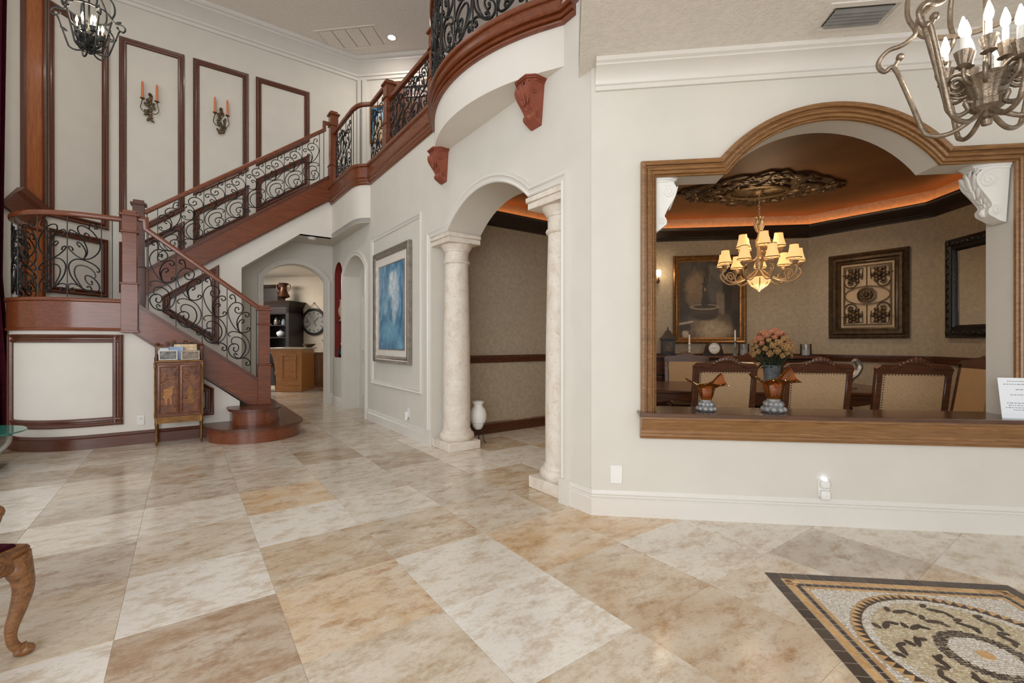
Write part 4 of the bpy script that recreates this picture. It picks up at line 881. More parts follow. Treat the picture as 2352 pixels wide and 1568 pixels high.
# ------------------------------------------------------------------ iron lantern chandeliers of the foyer
def lantern(label, M, mat, chain, power, bulb, nst=6, ph=0.0, leaves=False):
    t = thing('lantern_chandelier', label, 'chandelier', M)
    outer = crom([(.02, 0, .06), (.06, 0, .03), (.10, 0, .006), (.145, 0, .0), (.185, 0, .015), (.21, 0, .05), (.265, 0, .24), (.315, 0, .39), (.35, 0, .385), (.375, 0, .42), (.37, 0, .455), (.335, 0, .485), (.29, 0, .485), (.255, 0, .50), (.235, 0, .53), (.265, 0, .62), (.25, 0, .74), (.16, 0, .86), (.03, 0, .93)], 4)
    inner = crom([(.235, 0, .53), (.19, 0, .33), (.148, 0, .14), (.135, 0, .08), (.10, 0, .055), (.065, 0, .075), (.075, 0, .11), (.03, 0, .10)], 4)
    tail = crom([(.315, 0, .39), (.305, 0, .41), (.292, 0, .43)], 3)
    curl = [(p[0], 0, p[2]) for p in spiral(.105, .19, .052, .010, 2.6, 2.6 - 3.6 * pi, 26)]
    for k in range(nst):
        R = Matrix.Rotation(2 * pi * k / nst + ph, 4, 'Z')
        MB().tube(outer, .0105, 10).tube(tail, .009, 10).ball((.292, 0, .432), .018, n=8, m=6).build('strap', mat, t, R)
        R2 = Matrix.Rotation(2 * pi * (k + .5) / nst + ph, 4, 'Z')
        if k % 2 == 0 or nst < 6: MB().tube(inner, .010, 10).ball((.148, 0, .30), .013, n=6, m=4).build('rod', mat, t, R2)
        MB().tube(curl, .008, 10).build('scroll', mat, t, R2)
    MB().lathe([(.0, -.005), (.016, .0), (.02, .02), (.012, .035), (.022, .05), (.05, .07), (.056, .075), (.056, .10), (.05, .105), (.058, .13), (.08, .175), (.098, .20), (.092, .202), (.05, .16), (.0, .13)], 64, flute=16, depth=.06).build('fluted_cup', mat, t)
    MB().lathe([(.012, .14), (.012, .93), (.03, .95), (.0, .99)], 10).build('stem', mat, t)
    MB().lathe([(.225, .525), (.24, .525), (.24, .545), (.225, .545), (.225, .525)], 36, caps=False).build('ring', mat, t)
    for k in range(9):
        up_ = k % 3 == 2; a = 2 * pi * k / 9 + ph + .3; r, zc = (.07, .29) if up_ else ((.135, .215) if k % 3 == 0 else (.125, .245))
        R = Matrix.Rotation(a, 4, 'Z')
        arm = MB().tube(crom([(.02, 0, .17), (r * .6, 0, zc - .075), (r * .95, 0, zc - .05), (r, 0, zc)], 5), .0075, 10).build('arm', mat, t, R)
        MB().lathe([(.010, zc - .01), (.026, zc), (.016, zc + .008), (.022, zc + .03), (.030, zc + .062), (.026, zc + .064), (.014, zc + .03)], 40, (r, 0, 0), flute=10, depth=.1).build('candle_cup', mat, arm)
        MB().lathe([(.011, zc + .02), (.011, zc + .125)], 10, (r, 0, 0)).build('candle_sleeve', 'candle_white', arm)
        MB().lathe([(.006, zc + .125), (.015, zc + .145), (.017, zc + .16), (.012, zc + .185), (.003, zc + .215)], 10, (r, 0, 0)).build('bulb', bulb, arm)
    if leaves:
        for k in range(14):
            a = 2 * pi * k / 14 + .2; zz = .03 + .05 * (k % 3)
            MB().ball((0, 0, 0), .055, (.45, .16, 1.0), 7, 5, Matrix.Rotation(a, 4, 'Z') @ Matrix.Translation((.075 + .02 * (k % 3), 0, zz)) @ Matrix.Rotation(.9, 4, 'Y') @ Matrix.Rotation(pi / 2, 4, 'Z')).build('leaf', mat, t)
        for k in range(nst):
            for zz, r_ in ((.50, .30), (.24, .25)): MB().ball((0, 0, 0), .045, (.4, .2, 1.0), 7, 5, Matrix.Rotation(2 * pi * k / nst + ph, 4, 'Z') @ Matrix.Translation((r_, 0, zz)) @ Matrix.Rotation(1.0, 4, 'Y')).build('leaf', mat, t)
    ch = MB(); z = .99; k = 0
    while z < chain - .04:
        R = Matrix.Translation((0, 0, z + .022)) @ Matrix.Rotation(pi / 2 * (k % 2), 4, 'Z')
        ch.tube([(.014 * cos(s), 0, .028 * sin(s)) for s in [2 * pi * i / 10 for i in range(10)]], .004, 4, True, R); z += .046; k += 1
    ch.lathe([(.07, chain), (.065, chain - .02), (.02, chain - .04), (.0, chain - .045)], 20)
    ch.build('chain', mat, t)
    pl = point('chandelier_glow', (0, 0, .40), power, (1.0, .9, .76), .12); pl.parent = t
    return t
lantern('pewter lantern chandelier with lit candles in front of the dining window wall', frame(2.086, 2.0, 2.252, 12), 'pewter', 3.35 - 2.252, 2, 'bulb_white')
lantern('dark iron lantern chandelier hanging high in front of the stair wall', frame(-4.646, 5.0, 4.47, 30) @ Matrix.Scale(.82, 4), 'iron_grey', (7.59 - 4.47) / .82, 10, 'bulb_warm', leaves=True)

# ------------------------------------------------------------------ wall plates, ceiling fittings
def plate_(name, label, M, w, h, slots=0, cat='wall plate'):
    t = thing(name, label, cat, M)
    MB().box(-w / 2, w / 2, -.008, 0, -h / 2, h / 2, None, .003).build('plate', 'plate_white', t)
    for k in range(slots):
        z = (k - (slots - 1) / 2) * .04
        MB().box(-.016, .016, -.0105, -.008, z - .014, z + .014, None, .002).box(-.007, -.004, -.0112, -.0105, z - .004, z + .008).box(.004, .007, -.0112, -.0105, z - .004, z + .008).build('socket', 'mat_board' if k else 'plate_white', t)
    return t
plate_('blank_plate', 'blank white wall plate above the baseboard, left of the dining window', FW @ frame(.185, 0, .31), .088, .135)
plate_('outlet_plate', 'white outlet plate on the wall left of the carved cabinet', FS @ frame(-1.385, 0, .30), .075, .12, 2, 'outlet')
t = plate_('outlet_plate', 'white outlet with a lit plug-in night light below the dining window', FW @ frame(1.62, 0, .265), .075, .12, 1, 'outlet')
MB().box(-.03, .03, -.04, -.008, -.075, -.012, None, .008).ball((0, -.04, -.045), .008, n=8, m=5).build('plug_in_device', 'plate_white', t)
MB().box(-.03, .03, -.035, -.008, .005, .06, None, .008).build('night_light', 'plate_white', t)
MB().box(-.012, .012, -.030, -.010, .06, .075, None, .004).build('led', 'night_led', t)
t = plate_('outlet_plate', 'white outlet with a plug-in freshener below the blue painting', FA @ frame(-.62, 0, .33), .075, .12, 1, 'outlet')
MB().box(-.022, .022, -.05, -.008, -.075, .01, None, .008).lathe([(.018, -.10), (.022, -.09), (.018, -.05)], 12, (0, -.035, 0)).build('plug_in_device', 'plate_white', t)
vent = thing('air_vent', 'white ceiling air vent with louvres above the dining window', 'air vent', Matrix.Translation((2.17, 2.86, 3.35)) @ Matrix.Rotation(radians(-7), 4, 'Z'))
MB().sweep([(-.19, -.10, 0), (-.19, .10, 0), (.19, .10, 0), (.19, -.10, 0)], [(0, 0), (0, .012), (.03, .008), (.03, 0)], (0, 0, -1), True).build('frame', 'trim_paint', vent)
MB().box(-.17, .17, -.08, .08, -.004, -.001).build('duct', 'slot_dark', vent)
for k in range(5):
    MB().box(-.165, .165, -.016, .016, -.0015, .0015, Matrix.Translation((0, -.062 + .031 * k, -.008)) @ Matrix.Rotation(-.5, 4, 'X')).build('louvre', 'duct_grey', vent)
dl_ = thing('downlight', 'round lit recessed downlight in the high ceiling', 'downlight', Matrix.Translation((-2.49, 9.42, 7.59)))
MB().lathe([(.075, -.004), (.12, -.004), (.125, 0), (.075, 0)], 28, caps=False).build('rim', 'trim_paint', dl_); MB().lathe([(.0, -.003), (.076, -.003)], 24).build('lens', 'downlight_lens', dl_)
ap = thing('ceiling_grille', 'flush return-air grille of four panels in the high ceiling', 'ceiling grille', Matrix.Translation((-3.33, 9.45, 7.59)) @ Matrix.Rotation(radians(-8), 4, 'Z'))
MB().sweep([(-.62, -.30, 0), (-.62, .30, 0), (.62, .30, 0), (.62, -.30, 0)], [(0, 0), (0, .012), (.03, .012), (.035, 0)], (0, 0, -1), True).build('frame', 'ceiling_paint', ap)
for k in range(4): MB().box(-.585 + .2925 * k + .01, -.585 + .2925 * (k + 1) - .004, -.265, .265, -.010, -.002).build('panel', 'ceiling_paint', ap)
MB().box(-.585, .585, -.265, .265, -.002, -.0005).build('backing', 'slot_dark', ap)
sd = thing('smoke_detector', 'white round smoke detector under the passage soffit', 'smoke detector', FS @ frame(1.02, 1.72, 3.265))
MB().lathe([(.0, -.045), (.05, -.045), (.065, -.03), (.07, 0)], 24).build('cover', 'plate_white', sd); MB().lathe([(.07, -.012), (.08, -.010), (.08, 0)], 24).build('base', 'plate_white', sd)

# ------------------------------------------------------------------ left edge: curtain, glass table, carved chair
cur = thing('curtain', 'dark maroon velvet curtain hanging to the floor at the far left', 'curtain', FCm)
cv_ = MB(); n = 60; top = [(-1.50 - 1.3 * k / n, -.14 + .055 * sin(k * 1.15), 7.3) for k in range(n + 1)]; bot = [(-1.45 - 1.36 * k / n, -.17 + .075 * sin(k * 1.15), .01) for k in range(n + 1)]
mid = [(-1.56 - 1.28 * k / n, -.14 + .06 * sin(k * 1.15), 2.2) for k in range(n + 1)]
lo = [(-1.47 - 1.30 * k / n, -.16 + .07 * sin(k * 1.15), .6) for k in range(n + 1)]
vs = top + mid + lo + bot; cv_.add(vs, [(r * (n + 1) + k, r * (n + 1) + k + 1, (r + 1) * (n + 1) + k + 1, (r + 1) * (n + 1) + k) for r in range(3) for k in range(n)])
cv_.build('drape', 'velvet', cur); MB().tube([(-1.35, -.14, 7.32), (-3.0, -.14, 7.32)], .025, 10).build('rod', 'antique_gold', cur)
gt = thing('glass_table', 'low round table with a teal-edged glass top on a grey stone pedestal', 'table', frame(-5.42, 4.40))
MB().lathe([(.0, .385), (.50, .385), (.505, .392), (.50, .40), (.0, .40)], 48).build('glass_top', 'teal_glass', gt)
MB().lathe([(.30, 0), (.30, .04), (.20, .07), (.14, .2), (.22, .35), (.24, .385), (.0, .385)], 32).build('pedestal', 'stone_grey', gt)
for k in range(4):
    a = pi / 2 * k + .3
    MB().tube(crom([(.14 * cos(a), .14 * sin(a), .15), (.30 * cos(a), .30 * sin(a), .17), (.42 * cos(a), .42 * sin(a), .28), (.44 * cos(a), .44 * sin(a), .37)], 5), .022, 8).build('bracket', 'stone_grey', gt)
ch = thing('carved_armchair', 'carved wooden armchair with a cabriole leg at the lower left edge', 'armchair', frame(-2.045, 1.875, 0, 0))
def cab_leg(dx, dy):
    q = Vector((1, 1, 0)).normalized(); P_ = crom([(0, 0, .42), (.012, 0, .36), (.022, 0, .28), (.008, 0, .20), (-.012, 0, .12), (-.008, 0, .06), (.016, 0, .025), (.034, 0, .022)], 5); n = len(P_)
    rs = [.048 - .030 * min(1, i / (n * .62)) + (.010 if i > n * .80 else 0) for i in range(n)]
    MB().tube(P_, rs, 12, False, Matrix.Translation((dx, dy, 0)) @ Matrix.Rotation(.9, 4, 'Z')).ball((dx + .022, dy + .02, .022), .024, (1.3, 1.1, .9), 10, 6).ball((dx + .01, dy, .36), .046, (.9, .9, 1.1), 10, 8).build('leg', 'carved_oak', ch)
for dx, dy in ((0, 0), (0, -.62), (-.56, 0), (-.56, -.62)): cab_leg(dx, dy)
ap_ = MB(); ap_.box(-.60, .03, -.66, .04, .36, .455, None, .012)
ap_.build('apron', 'carved_oak', ch)
for k in range(5): MB().ball((-.02 - .12 * k, .042, .405), .03, (1.3, .35, .8), 8, 5).build('carving', 'carved_oak', ch)
for k in range(3): MB().ball((.032, -.10 - .16 * k, .405), .03, (.35, 1.3, .8), 8, 5).build('carving', 'carved_oak', ch)
MB().box(-.58, .0, -.64, .01, .44, .468, None, .01).build('cushion', 'velvet', ch)
for dy in (.0, -.62):
    MB().tube(crom([(-.15, dy, .43), (-.11, dy, .52), (-.085, dy, .585), (-.12, dy, .61), (-.3, dy, .63), (-.58, dy, .66)], 5), .022, 10).ball((-.085, dy, .595), .03, n=10, m=6).build('arm', 'carved_oak', ch)
MB().box(-.62, -.56, -.66, .04, .45, 1.05, None, .02).build('backrest', 'carved_oak', ch)

# ------------------------------------------------------------------ vase on a stand behind the left column, niche ornaments
vz = thing('floor_vase', 'white ceramic vase in a black iron stand behind the left column', 'vase', FA @ frame(.26, .575))
MB().lathe([(.0, .17), (.04, .175), (.075, .22), (.105, .30), (.11, .36), (.09, .43), (.06, .465), (.055, .49), (.075, .515), (.078, .53), (.06, .53), (.045, .49)], 28).build('vase', 'plaster_white', vz)
MB().tube([(.085 * cos(a), .085 * sin(a), .26) for a in [2 * pi * k / 20 for k in range(20)]], .006, 5, True).build('ring', 'iron', vz)
for k in range(3):
    a = 2 * pi * k / 3 + .4
    MB().tube(crom([(.088 * cos(a), .088 * sin(a), .27), (.075 * cos(a), .075 * sin(a), .15), (.085 * cos(a), .085 * sin(a), .05), (.12 * cos(a), .12 * sin(a), .005)], 4), .006, 5).build('leg', 'iron', vz)
sh = MB().box(-4.40, -3.84, .03, .24, 1.70, 1.715).build('niche_shelf', 'clear_glass', None, FA); sh['label'] = 'clear glass shelf across the red wall niche'; sh['category'] = 'shelf'
def orn(name, label, s, z, prof, mat, y=.12, extra=None):
    t = thing(name, label, name.split('_')[-1], FA @ frame(s, y, z)); MB().lathe(prof, 16).build('body', mat, t)
    if extra: extra(t)
    return t
def two_ears(t):
    for q in (-1, 1): MB().tube(crom([(q * .05, 0, .26), (q * .09, 0, .24), (q * .085, 0, .17), (q * .055, 0, .15)], 4), .008, 5).build('handle', 'linen_panel', t)
orn('tall_urn', 'tall pale urn on the upper glass shelf of the red niche', -4.27, 1.716, [(.05, 0), (.055, .02), (.03, .05), (.07, .14), (.08, .22), (.05, .32), (.045, .40), (.06, .43), (.05, .43)], 'linen_panel', extra=two_ears)
orn('dark_figurine', 'dark figurine beside the urn on the niche shelf', -4.05, 1.716, [(.05, 0), (.05, .02), (.03, .03), (.045, .10), (.05, .15), (.03, .2), (.02, .22), (.032, .25), (.028, .28), (.0, .30)], 'dark_bronze', extra=lambda t: MB().tube([(-.04, 0, .16), (0, -.05, .12), (.05, 0, .17)], .012, 6).build('arms', 'dark_bronze', t))
orn('white_statuette', 'white statuette standing in the lower half of the red niche', -4.10, .981, [(.05, 0), (.05, .03), (.035, .05), (.045, .2), (.055, .32), (.05, .38), (.02, .42), (.03, .46), (.028, .50), (.0, .52)], 'plaster_white', extra=lambda t: MB().tube([(-.05, 0, .36), (-.06, -.05, .28), (.0, -.06, .26)], .014, 6).build('arm', 'plaster_white', t))
orn('black_jug', 'small black jug at the bottom of the red niche', -4.29, .981, [(.05, 0), (.07, .05), (.075, .10), (.04, .17), (.035, .2), (.045, .22)], 'leather_black', y=.10, extra=lambda t: MB().tube(crom([(.04, 0, .2), (.09, 0, .18), (.085, 0, .1), (.06, 0, .06)], 4), .008, 5).build('handle', 'leather_black', t))
# ------------------------------------------------------------------ upper hall beyond the gallery
dr_ = struct('door_1', MB().box(.95, 1.72, -.05, 0, 4.12, 6.9).box(1.74, 2.5, -.05, 0, 4.12, 6.9), 'cherry_dark', FU)
MB().sweep([(.92, -.0, 4.12), (.92, -.0, 6.95), (2.53, -.0, 6.95), (2.53, -.0, 4.12)], [(0, 0), (0, .07), (-.05, .08), (-.14, .06), (-.14, 0)], (0, -1, 0)).build('door_frame', 'cherry_dark', dr_)
for x in (.97, 1.76):
    for z0, z1 in ((4.3, 5.2), (5.35, 6.75)): MB().sweep(rect(x + .08, x + .66, z0, z1, -.05), [(0, 0), (0, .015), (.03, .02), (.05, 0)], (0, -1, 0), True).build('door_panel', 'cherry_dark', dr_)
struct('trim_upper_pilaster', MB().box(.02, .10, -.06, 0, 4.12, 7.19).box(.13, .22, -.06, 0, 4.12, 7.19), 'trim_paint', FU)
hp = thing('hall_picture', 'small blue and gold picture on the upper hall wall behind the gallery railing', 'picture', FU @ frame(.50, -.002, 5.75))
MB().sweep(rect(-.2, .2, 0, .85), [(0, 0), (0, .03), (.04, .02), (.04, 0)], (0, -1, 0), True).build('frame', 'antique_gold', hp)
MB().box(-.17, .17, -.012, 0, .03, .82).build('canvas', 'blue_canvas', hp); MB().plate([(-.1, .05), (.1, .05), (.12, .45), (.02, .6), (-.1, .4)], -.015, -.012).build('figure', 'linen_panel', hp)
# ------------------------------------------------------------------ dining room
FX2 = frame(4.70, 7.215, 0, -54.4); FX3 = frame(5.57, 6.0, 0, -97.1); FX1 = FW @ frame(0, 4.28)
# fountain painting (flat print made of painted areas)
fp = thing('fountain_painting', 'dark courtyard fountain painting in a gilt frame on the dining wall', 'painting', FX1 @ frame(1.52, -.003, 1.27))
PW, PH = 1.13, 1.42
MB().sweep(rect(0, PW, 0, PH), [(0, 0), (0, .05), (.02, .065), (.045, .05), (.06, .055), (.08, .035), (.095, .03), (.095, 0)], (0, -1, 0), True).build('frame', 'antique_gold', fp)
MB().box(.08, PW - .08, -.016, -.004, .08, PH - .08).build('canvas', 'fountain_canvas', fp)
# carved metal wall panel
gp = thing('metal_wall_panel', 'square bronze panel with a round rosette and four scroll corners on the dining wall', 'wall art', FX2 @ frame(.29, -.003, 1.345))
GW, GH = .954, 1.25
MB().sweep(rect(0, GW, 0, GH), [(0, 0), (0, .03), (.03, .05), (.05, .03), (.07, .055), (.10, .06), (.12, .03), (.14, .04), (.16, .025), (.16, 0)], (0, -1, 0), True).build('frame', 'dark_bronze', gp)
MB().box(.15, GW - .15, -.012, 0, .15, GH - .15).build('backing', 'linen_panel', gp)
MB().sweep(rect(.19, GW - .19, .19, GH - .19, -.012), [(0, 0), (0, .016), (.02, .016), (.02, 0)], (0, -1, 0), True).build('inner_band', 'dark_bronze', gp)
gx, gz = GW / 2, GH / 2
MB().sweep([(gx + .27 * cos(t), -.012, gz + (.13 * abs(sin(t)) ** 1.0) * (1 if sin(t) >= 0 else -1)) for t in [2 * pi * k / 40 for k in range(40)]][::-1], [(-.008, 0), (-.008, .016), (.008, .016), (.008, 0)], (0, -1, 0), True).build('almond_band', 'dark_bronze', gp)
ro = MB(); ro.lathe([(.115, 0), (.115, .03), (.095, .034), (.09, .018), (.0, .018)], 28, M=Matrix.Translation((gx, -.012, gz)) @ Matrix.Rotation(pi / 2, 4, 'X'))
for k in range(8): ro.ball((gx + .05 * cos(pi / 4 * k), -.035, gz + .05 * sin(pi / 4 * k)), .028, (1, .7, 1), 7, 5)
ro.ball((gx, -.04, gz), .03, n=8, m=5); ro.build('rosette', 'dark_bronze', gp)
for sx in (-1, 1):
    for sz in (-1, 1):
        cx, cz = gx + sx * .155, gz + sz * .29
        q = MB(); rr = random.Random(5)
        for k in range(12):
            a = 2 * pi * k / 12; R_ = .05 if k % 2 else .085
            q.ball((cx + R_ * cos(a), -.03, cz + R_ * sin(a) * 1.1), .03, (1, .8, 1), 7, 5)
        q.ball((cx, -.04, cz), .04, n=8, m=5)
        q.tube([(cx - sx * .0 + p[0] * sx, -.028, cz - sz * .10 + p[2] * sz) for p in spiral(.03, .0, .085, .015, 0, -3 * pi, 24)], .010, 6)
        q.tube([(cx + p[0] * sx, -.028, cz + p[2] * sz) for p in [(-.10, 0, -.06), (-.11, 0, .1), (.10, 0, .11), (.11, 0, -.05)]], .007, 5)
        q.tube([(cx + sx * .1, -.02, cz + sz * .02), (cx + sx * .15, -.02, cz + sz * .02)], .007, 5)
        q.build('scroll_corner', 'dark_bronze', gp)
MB().tube([(gx, -.02, gz + .14), (gx, -.02, GH - .2)], .007, 5).tube([(gx, -.02, gz - .14), (gx, -.02, .2)], .007, 5).build('cross_bar', 'dark_bronze', gp)
# black framed mirror
mr = thing('wall_mirror', 'mirror in a wide carved black frame at the right of the dining room', 'mirror', FX3 @ frame(.22, -.003, 1.345))
MB().sweep(rect(0, 1.0, 0, 1.23), [(0, 0), (0, .03), (.02, .05), (.07, .06), (.10, .04), (.13, .05), (.155, .02), (.16, 0)], (0, -1, 0), True).build('frame', 'black_frame', mr)
MB().box(.15, .85, -.010, 0, .15, 1.08).build('mirror_glass', 'mirror', mr)
mrl = MB().ball((0, 0, 0), .03, (1.3, .5, .7), 6, 4).mesh('frame_leaf', 'black_frame')
for k in range(13):
    for x, z, a in ((.06, .06 + 1.11 * k / 12, pi / 2), (.94, .06 + 1.11 * k / 12, pi / 2), (.06 + .88 * k / 12, .06, 0), (.06 + .88 * k / 12, 1.17, 0)):
        inst('frame_leaf', mrl, mr, Matrix.Translation((x, -.058, z)) @ Matrix.Rotation(a + .4 * (-1) ** k, 4, 'Y'))
# ceiling medallion
cm = thing('ceiling_medallion', 'large dark carved oval medallion on the dining ceiling above the chandelier', 'ceiling medallion', frame(3.21, 5.95, 3.30, -9))
rr = random.Random(21)
pl = MB(); rim = [((1.02 * (abs(cos(t)) ** 1.5) * (1 if cos(t) >= 0 else -1)) * (1 + .04 * sin(13 * t)), (.66 * (abs(sin(t)) ** 1.4) * (1 if sin(t) >= 0 else -1)) * (1 + .07 * sin(17 * t))) for t in [2 * pi * k / 96 for k in range(96)]]
pl.slab(rim, -.03, 0); pl.build('plate', 'dark_bronze', cm)
for k in range(190):
    t = rr.uniform(0, 2 * pi); f = sqrt(rr.uniform(.22, .98))
    x = 1.0 * (abs(cos(t)) ** 1.5) * (1 if cos(t) >= 0 else -1) * f; y = .64 * (abs(sin(t)) ** 1.4) * (1 if sin(t) >= 0 else -1) * f
    if hypot(x / .38, y / .26) < 1: continue
    MB().ball((0, 0, 0), rr.uniform(.035, .07), (1.3, .5, .5), 7, 4, Matrix.Translation((x, y, -.035)) @ Matrix.Rotation(rr.uniform(0, pi), 4, 'Z')).build('leaf', rr.choice(('dark_bronze', 'dark_bronze', 'bronze')), cm)
for k in range(4):
    for sg in (-1, 1):
        x, y = (.5 if k % 2 else -.5), (.17 if k < 2 else -.17)
        MB().tube([(x + p[0], y + sg * p[2], -.05) for p in spiral(0, 0, .12, .02, 0, 3.4 * pi, 26)], .016, 6).build('scroll', 'dark_bronze', cm)
MB().sweep([(.36 * cos(t), .24 * sin(t), -.03) for t in [2 * pi * k / 48 for k in range(48)]], [(-.03, 0), (-.03, -.03), (0, -.045), (.03, -.03), (.03, 0)], (0, 0, 1), True).build('oval_ring', 'bronze', cm)
for k in range(24):
    a = 2 * pi * k / 24
    MB().tube([(.08 * cos(a), .055 * sin(a), -.045), (.31 * cos(a), .20 * sin(a), -.035)], [.008, .018], 5).build('flute', 'bronze', cm)
MB().lathe([(.0, -.09), (.04, -.08), (.08, -.05), (.09, -.03)], 20).build('boss', 'bronze', cm)
# dining chandelier with little shades
dc = thing('dining_chandelier', 'ornate bronze chandelier with many small lit fabric shades over the dining table', 'chandelier', frame(3.22, 5.93, 1.99, 20))
MB().lathe([(.0, -.04), (.015, -.03), (.008, -.01), (.03, .0), (.09, .03), (.125, .08), (.13, .12), (.10, .14), (.08, .15)], 24, flute=12, depth=.06).build('bowl', 'bulb_amber' if 'bulb_amber' in MATS else 'shade_cloth', dc)
for k in range(8):
    MB().tube([p for p in [(.132 * cos(pi / 4 * k), .132 * sin(pi / 4 * k), .13), (.12 * cos(pi / 4 * k), .12 * sin(pi / 4 * k), .06), (.06 * cos(pi / 4 * k), .06 * sin(pi / 4 * k), .01), (0, 0, -.02)]], .007, 5).build('bowl_rib', 'champagne', dc)
MB().lathe([(.07, .14), (.05, .18), (.03, .24), (.045, .30), (.05, .36), (.03, .42), (.025, .52), (.04, .56), (.045, .62), (.02, .68), (.018, .80), (.03, .82), (.012, .86), (.012, 1.0)], 18).build('stem', 'champagne', dc)
for k in range(6):
    a = 2 * pi * k / 6
    MB().tube([(p[0] * cos(a), p[0] * sin(a), p[2]) for p in crom([(.02, 0, .74), (.05, 0, .80), (.055, 0, .86), (.035, 0, .90), (.05, 0, .93)], 4)], .011, 5).build('leaf_scroll', 'champagne', dc)
def darm(a, r, zc, low):
    R = Matrix.Rotation(a, 4, 'Z')
    pts = [(.03, 0, .24), (.12, 0, .17), (.24, 0, .10), (.36, 0, .08), (r, 0, .13), (r + .035, 0, .20), (r, 0, zc - .02)] if low else [(.03, 0, .40), (.08, 0, .36), (.16, 0, .38), (r, 0, zc - .06), (r, 0, zc - .02)]
    arm = MB().tube(crom(pts, 5), .012, 10)
    if low: arm.tube([(p[0], 0, p[2]) for p in spiral(r - .07, .155, .06, .012, -.4, -.4 + 3.2 * pi, 22)], .008, 10)
    arm = arm.build('arm', 'champagne', dc, R)
    MB().lathe([(.012, zc - .03), (.03, zc - .02), (.05, zc + .02), (.045, zc + .022), (.02, zc)], 16, (r, 0, 0), flute=8, depth=.08).build('candle_cup', 'champagne', arm)
    MB().lathe([(.012, zc), (.012, zc + .07)], 8, (r, 0, 0)).build('candle_sleeve', 'candle_white', arm)
    sh = [(.082, zc + .05), (.066, zc + .10), (.052, zc + .16), (.046, zc + .215)]
    MB().lathe(sh + [(q - .003, z) for q, z in sh[::-1]], 16, (r, 0, 0), flute=8, depth=.05, caps=False).build('lamp_shade', 'shade_cloth', arm)
    MB().lathe([(.083, zc + .045), (.086, zc + .045), (.086, zc + .055), (.083, zc + .055)], 16, (r, 0, 0), caps=False).build('shade_trim', 'antique_gold', arm)
    MB().lathe([(.047, zc + .212), (.050, zc + .212), (.050, zc + .22), (.047, zc + .22)], 16, (r, 0, 0), caps=False).build('shade_trim', 'antique_gold', arm)
for k in range(9): darm(2 * pi * k / 9, .44, .28, True)
for k in range(5): darm(2 * pi * k / 5 + .35, .22, .48, False)
chn = MB(); z = 1.0; k = 0
while z < 1.24:
    chn.tube([(.013 * cos(s), 0, .026 * sin(s)) for s in [2 * pi * i / 10 for i in range(10)]], .004, 4, True, Matrix.Translation((0, 0, z + .02)) @ Matrix.Rotation(pi / 2 * (k % 2), 4, 'Z')); z += .042; k += 1
chn.build('chain', 'champagne', dc)
# wall sconce at the left edge of the window view
ws = thing('dining_sconce', 'small lit amber wall sconce at the left of the fountain painting', 'wall sconce', FX1 @ frame(1.275, -.002, 2.30))
MB().lathe([(.0, -.02), (.03, -.02), (.045, 0)], 16, M=Matrix.Rotation(pi / 2, 4, 'X')).build('back_plate', 'bronze', ws)
MB().tube(crom([(0, -.01, 0), (0, -.07, -.05), (0, -.11, 0), (0, -.11, .05)], 5), .008, 6).build('arm', 'bronze', ws)
MB().lathe([(.02, .05), (.035, .08), (.04, .12), (.03, .16)], 12, (0, -.11, 0)).build('glass_shade', 'bulb_warm', ws)
point('sconce_light', tuple(wp(FX1, 1.275, -.16, 2.42)), 2.2, WARM, .03)

# table
tb = thing('dining_table', 'long dark carved dining table behind the window sill', 'table', FW @ frame(1.80, 2.35))
MB().box(-1.72, 1.72, -.60, .60, .725, .76, None, .01).build('table_top', 'dining_wood', tb)
for sy in (-1, 1):
    sc = [(-1.6, .725), (1.6, .725), (1.6, .60)] + [(1.6 - 3.2 * k / 60, .60 + .035 * abs(sin(6 * pi * k / 60))) for k in range(61)]
    MB().plate(sc, sy * .52 - .015, sy * .52 + .015).build('apron', 'dining_wood', tb)
    MB().ball((-1.45, sy * .54, .65), .06, (1.4, .4, .9), 8, 5).build('carving', 'dining_wood', tb)
for sx in (-1, 1):
    MB().box(sx * 1.6 - .015, sx * 1.6 + .015, -.52, .52, .61, .725).build('end_apron', 'dining_wood', tb)
    for sy in (-1, 1):
        MB().lathe([(.05, 0), (.06, .05), (.035, .10), (.05, .3), (.06, .45), (.04, .52), (.065, .58), (.07, .70)], 14, (sx * 1.55, sy * .47, 0)).build('leg', 'dining_wood', tb)
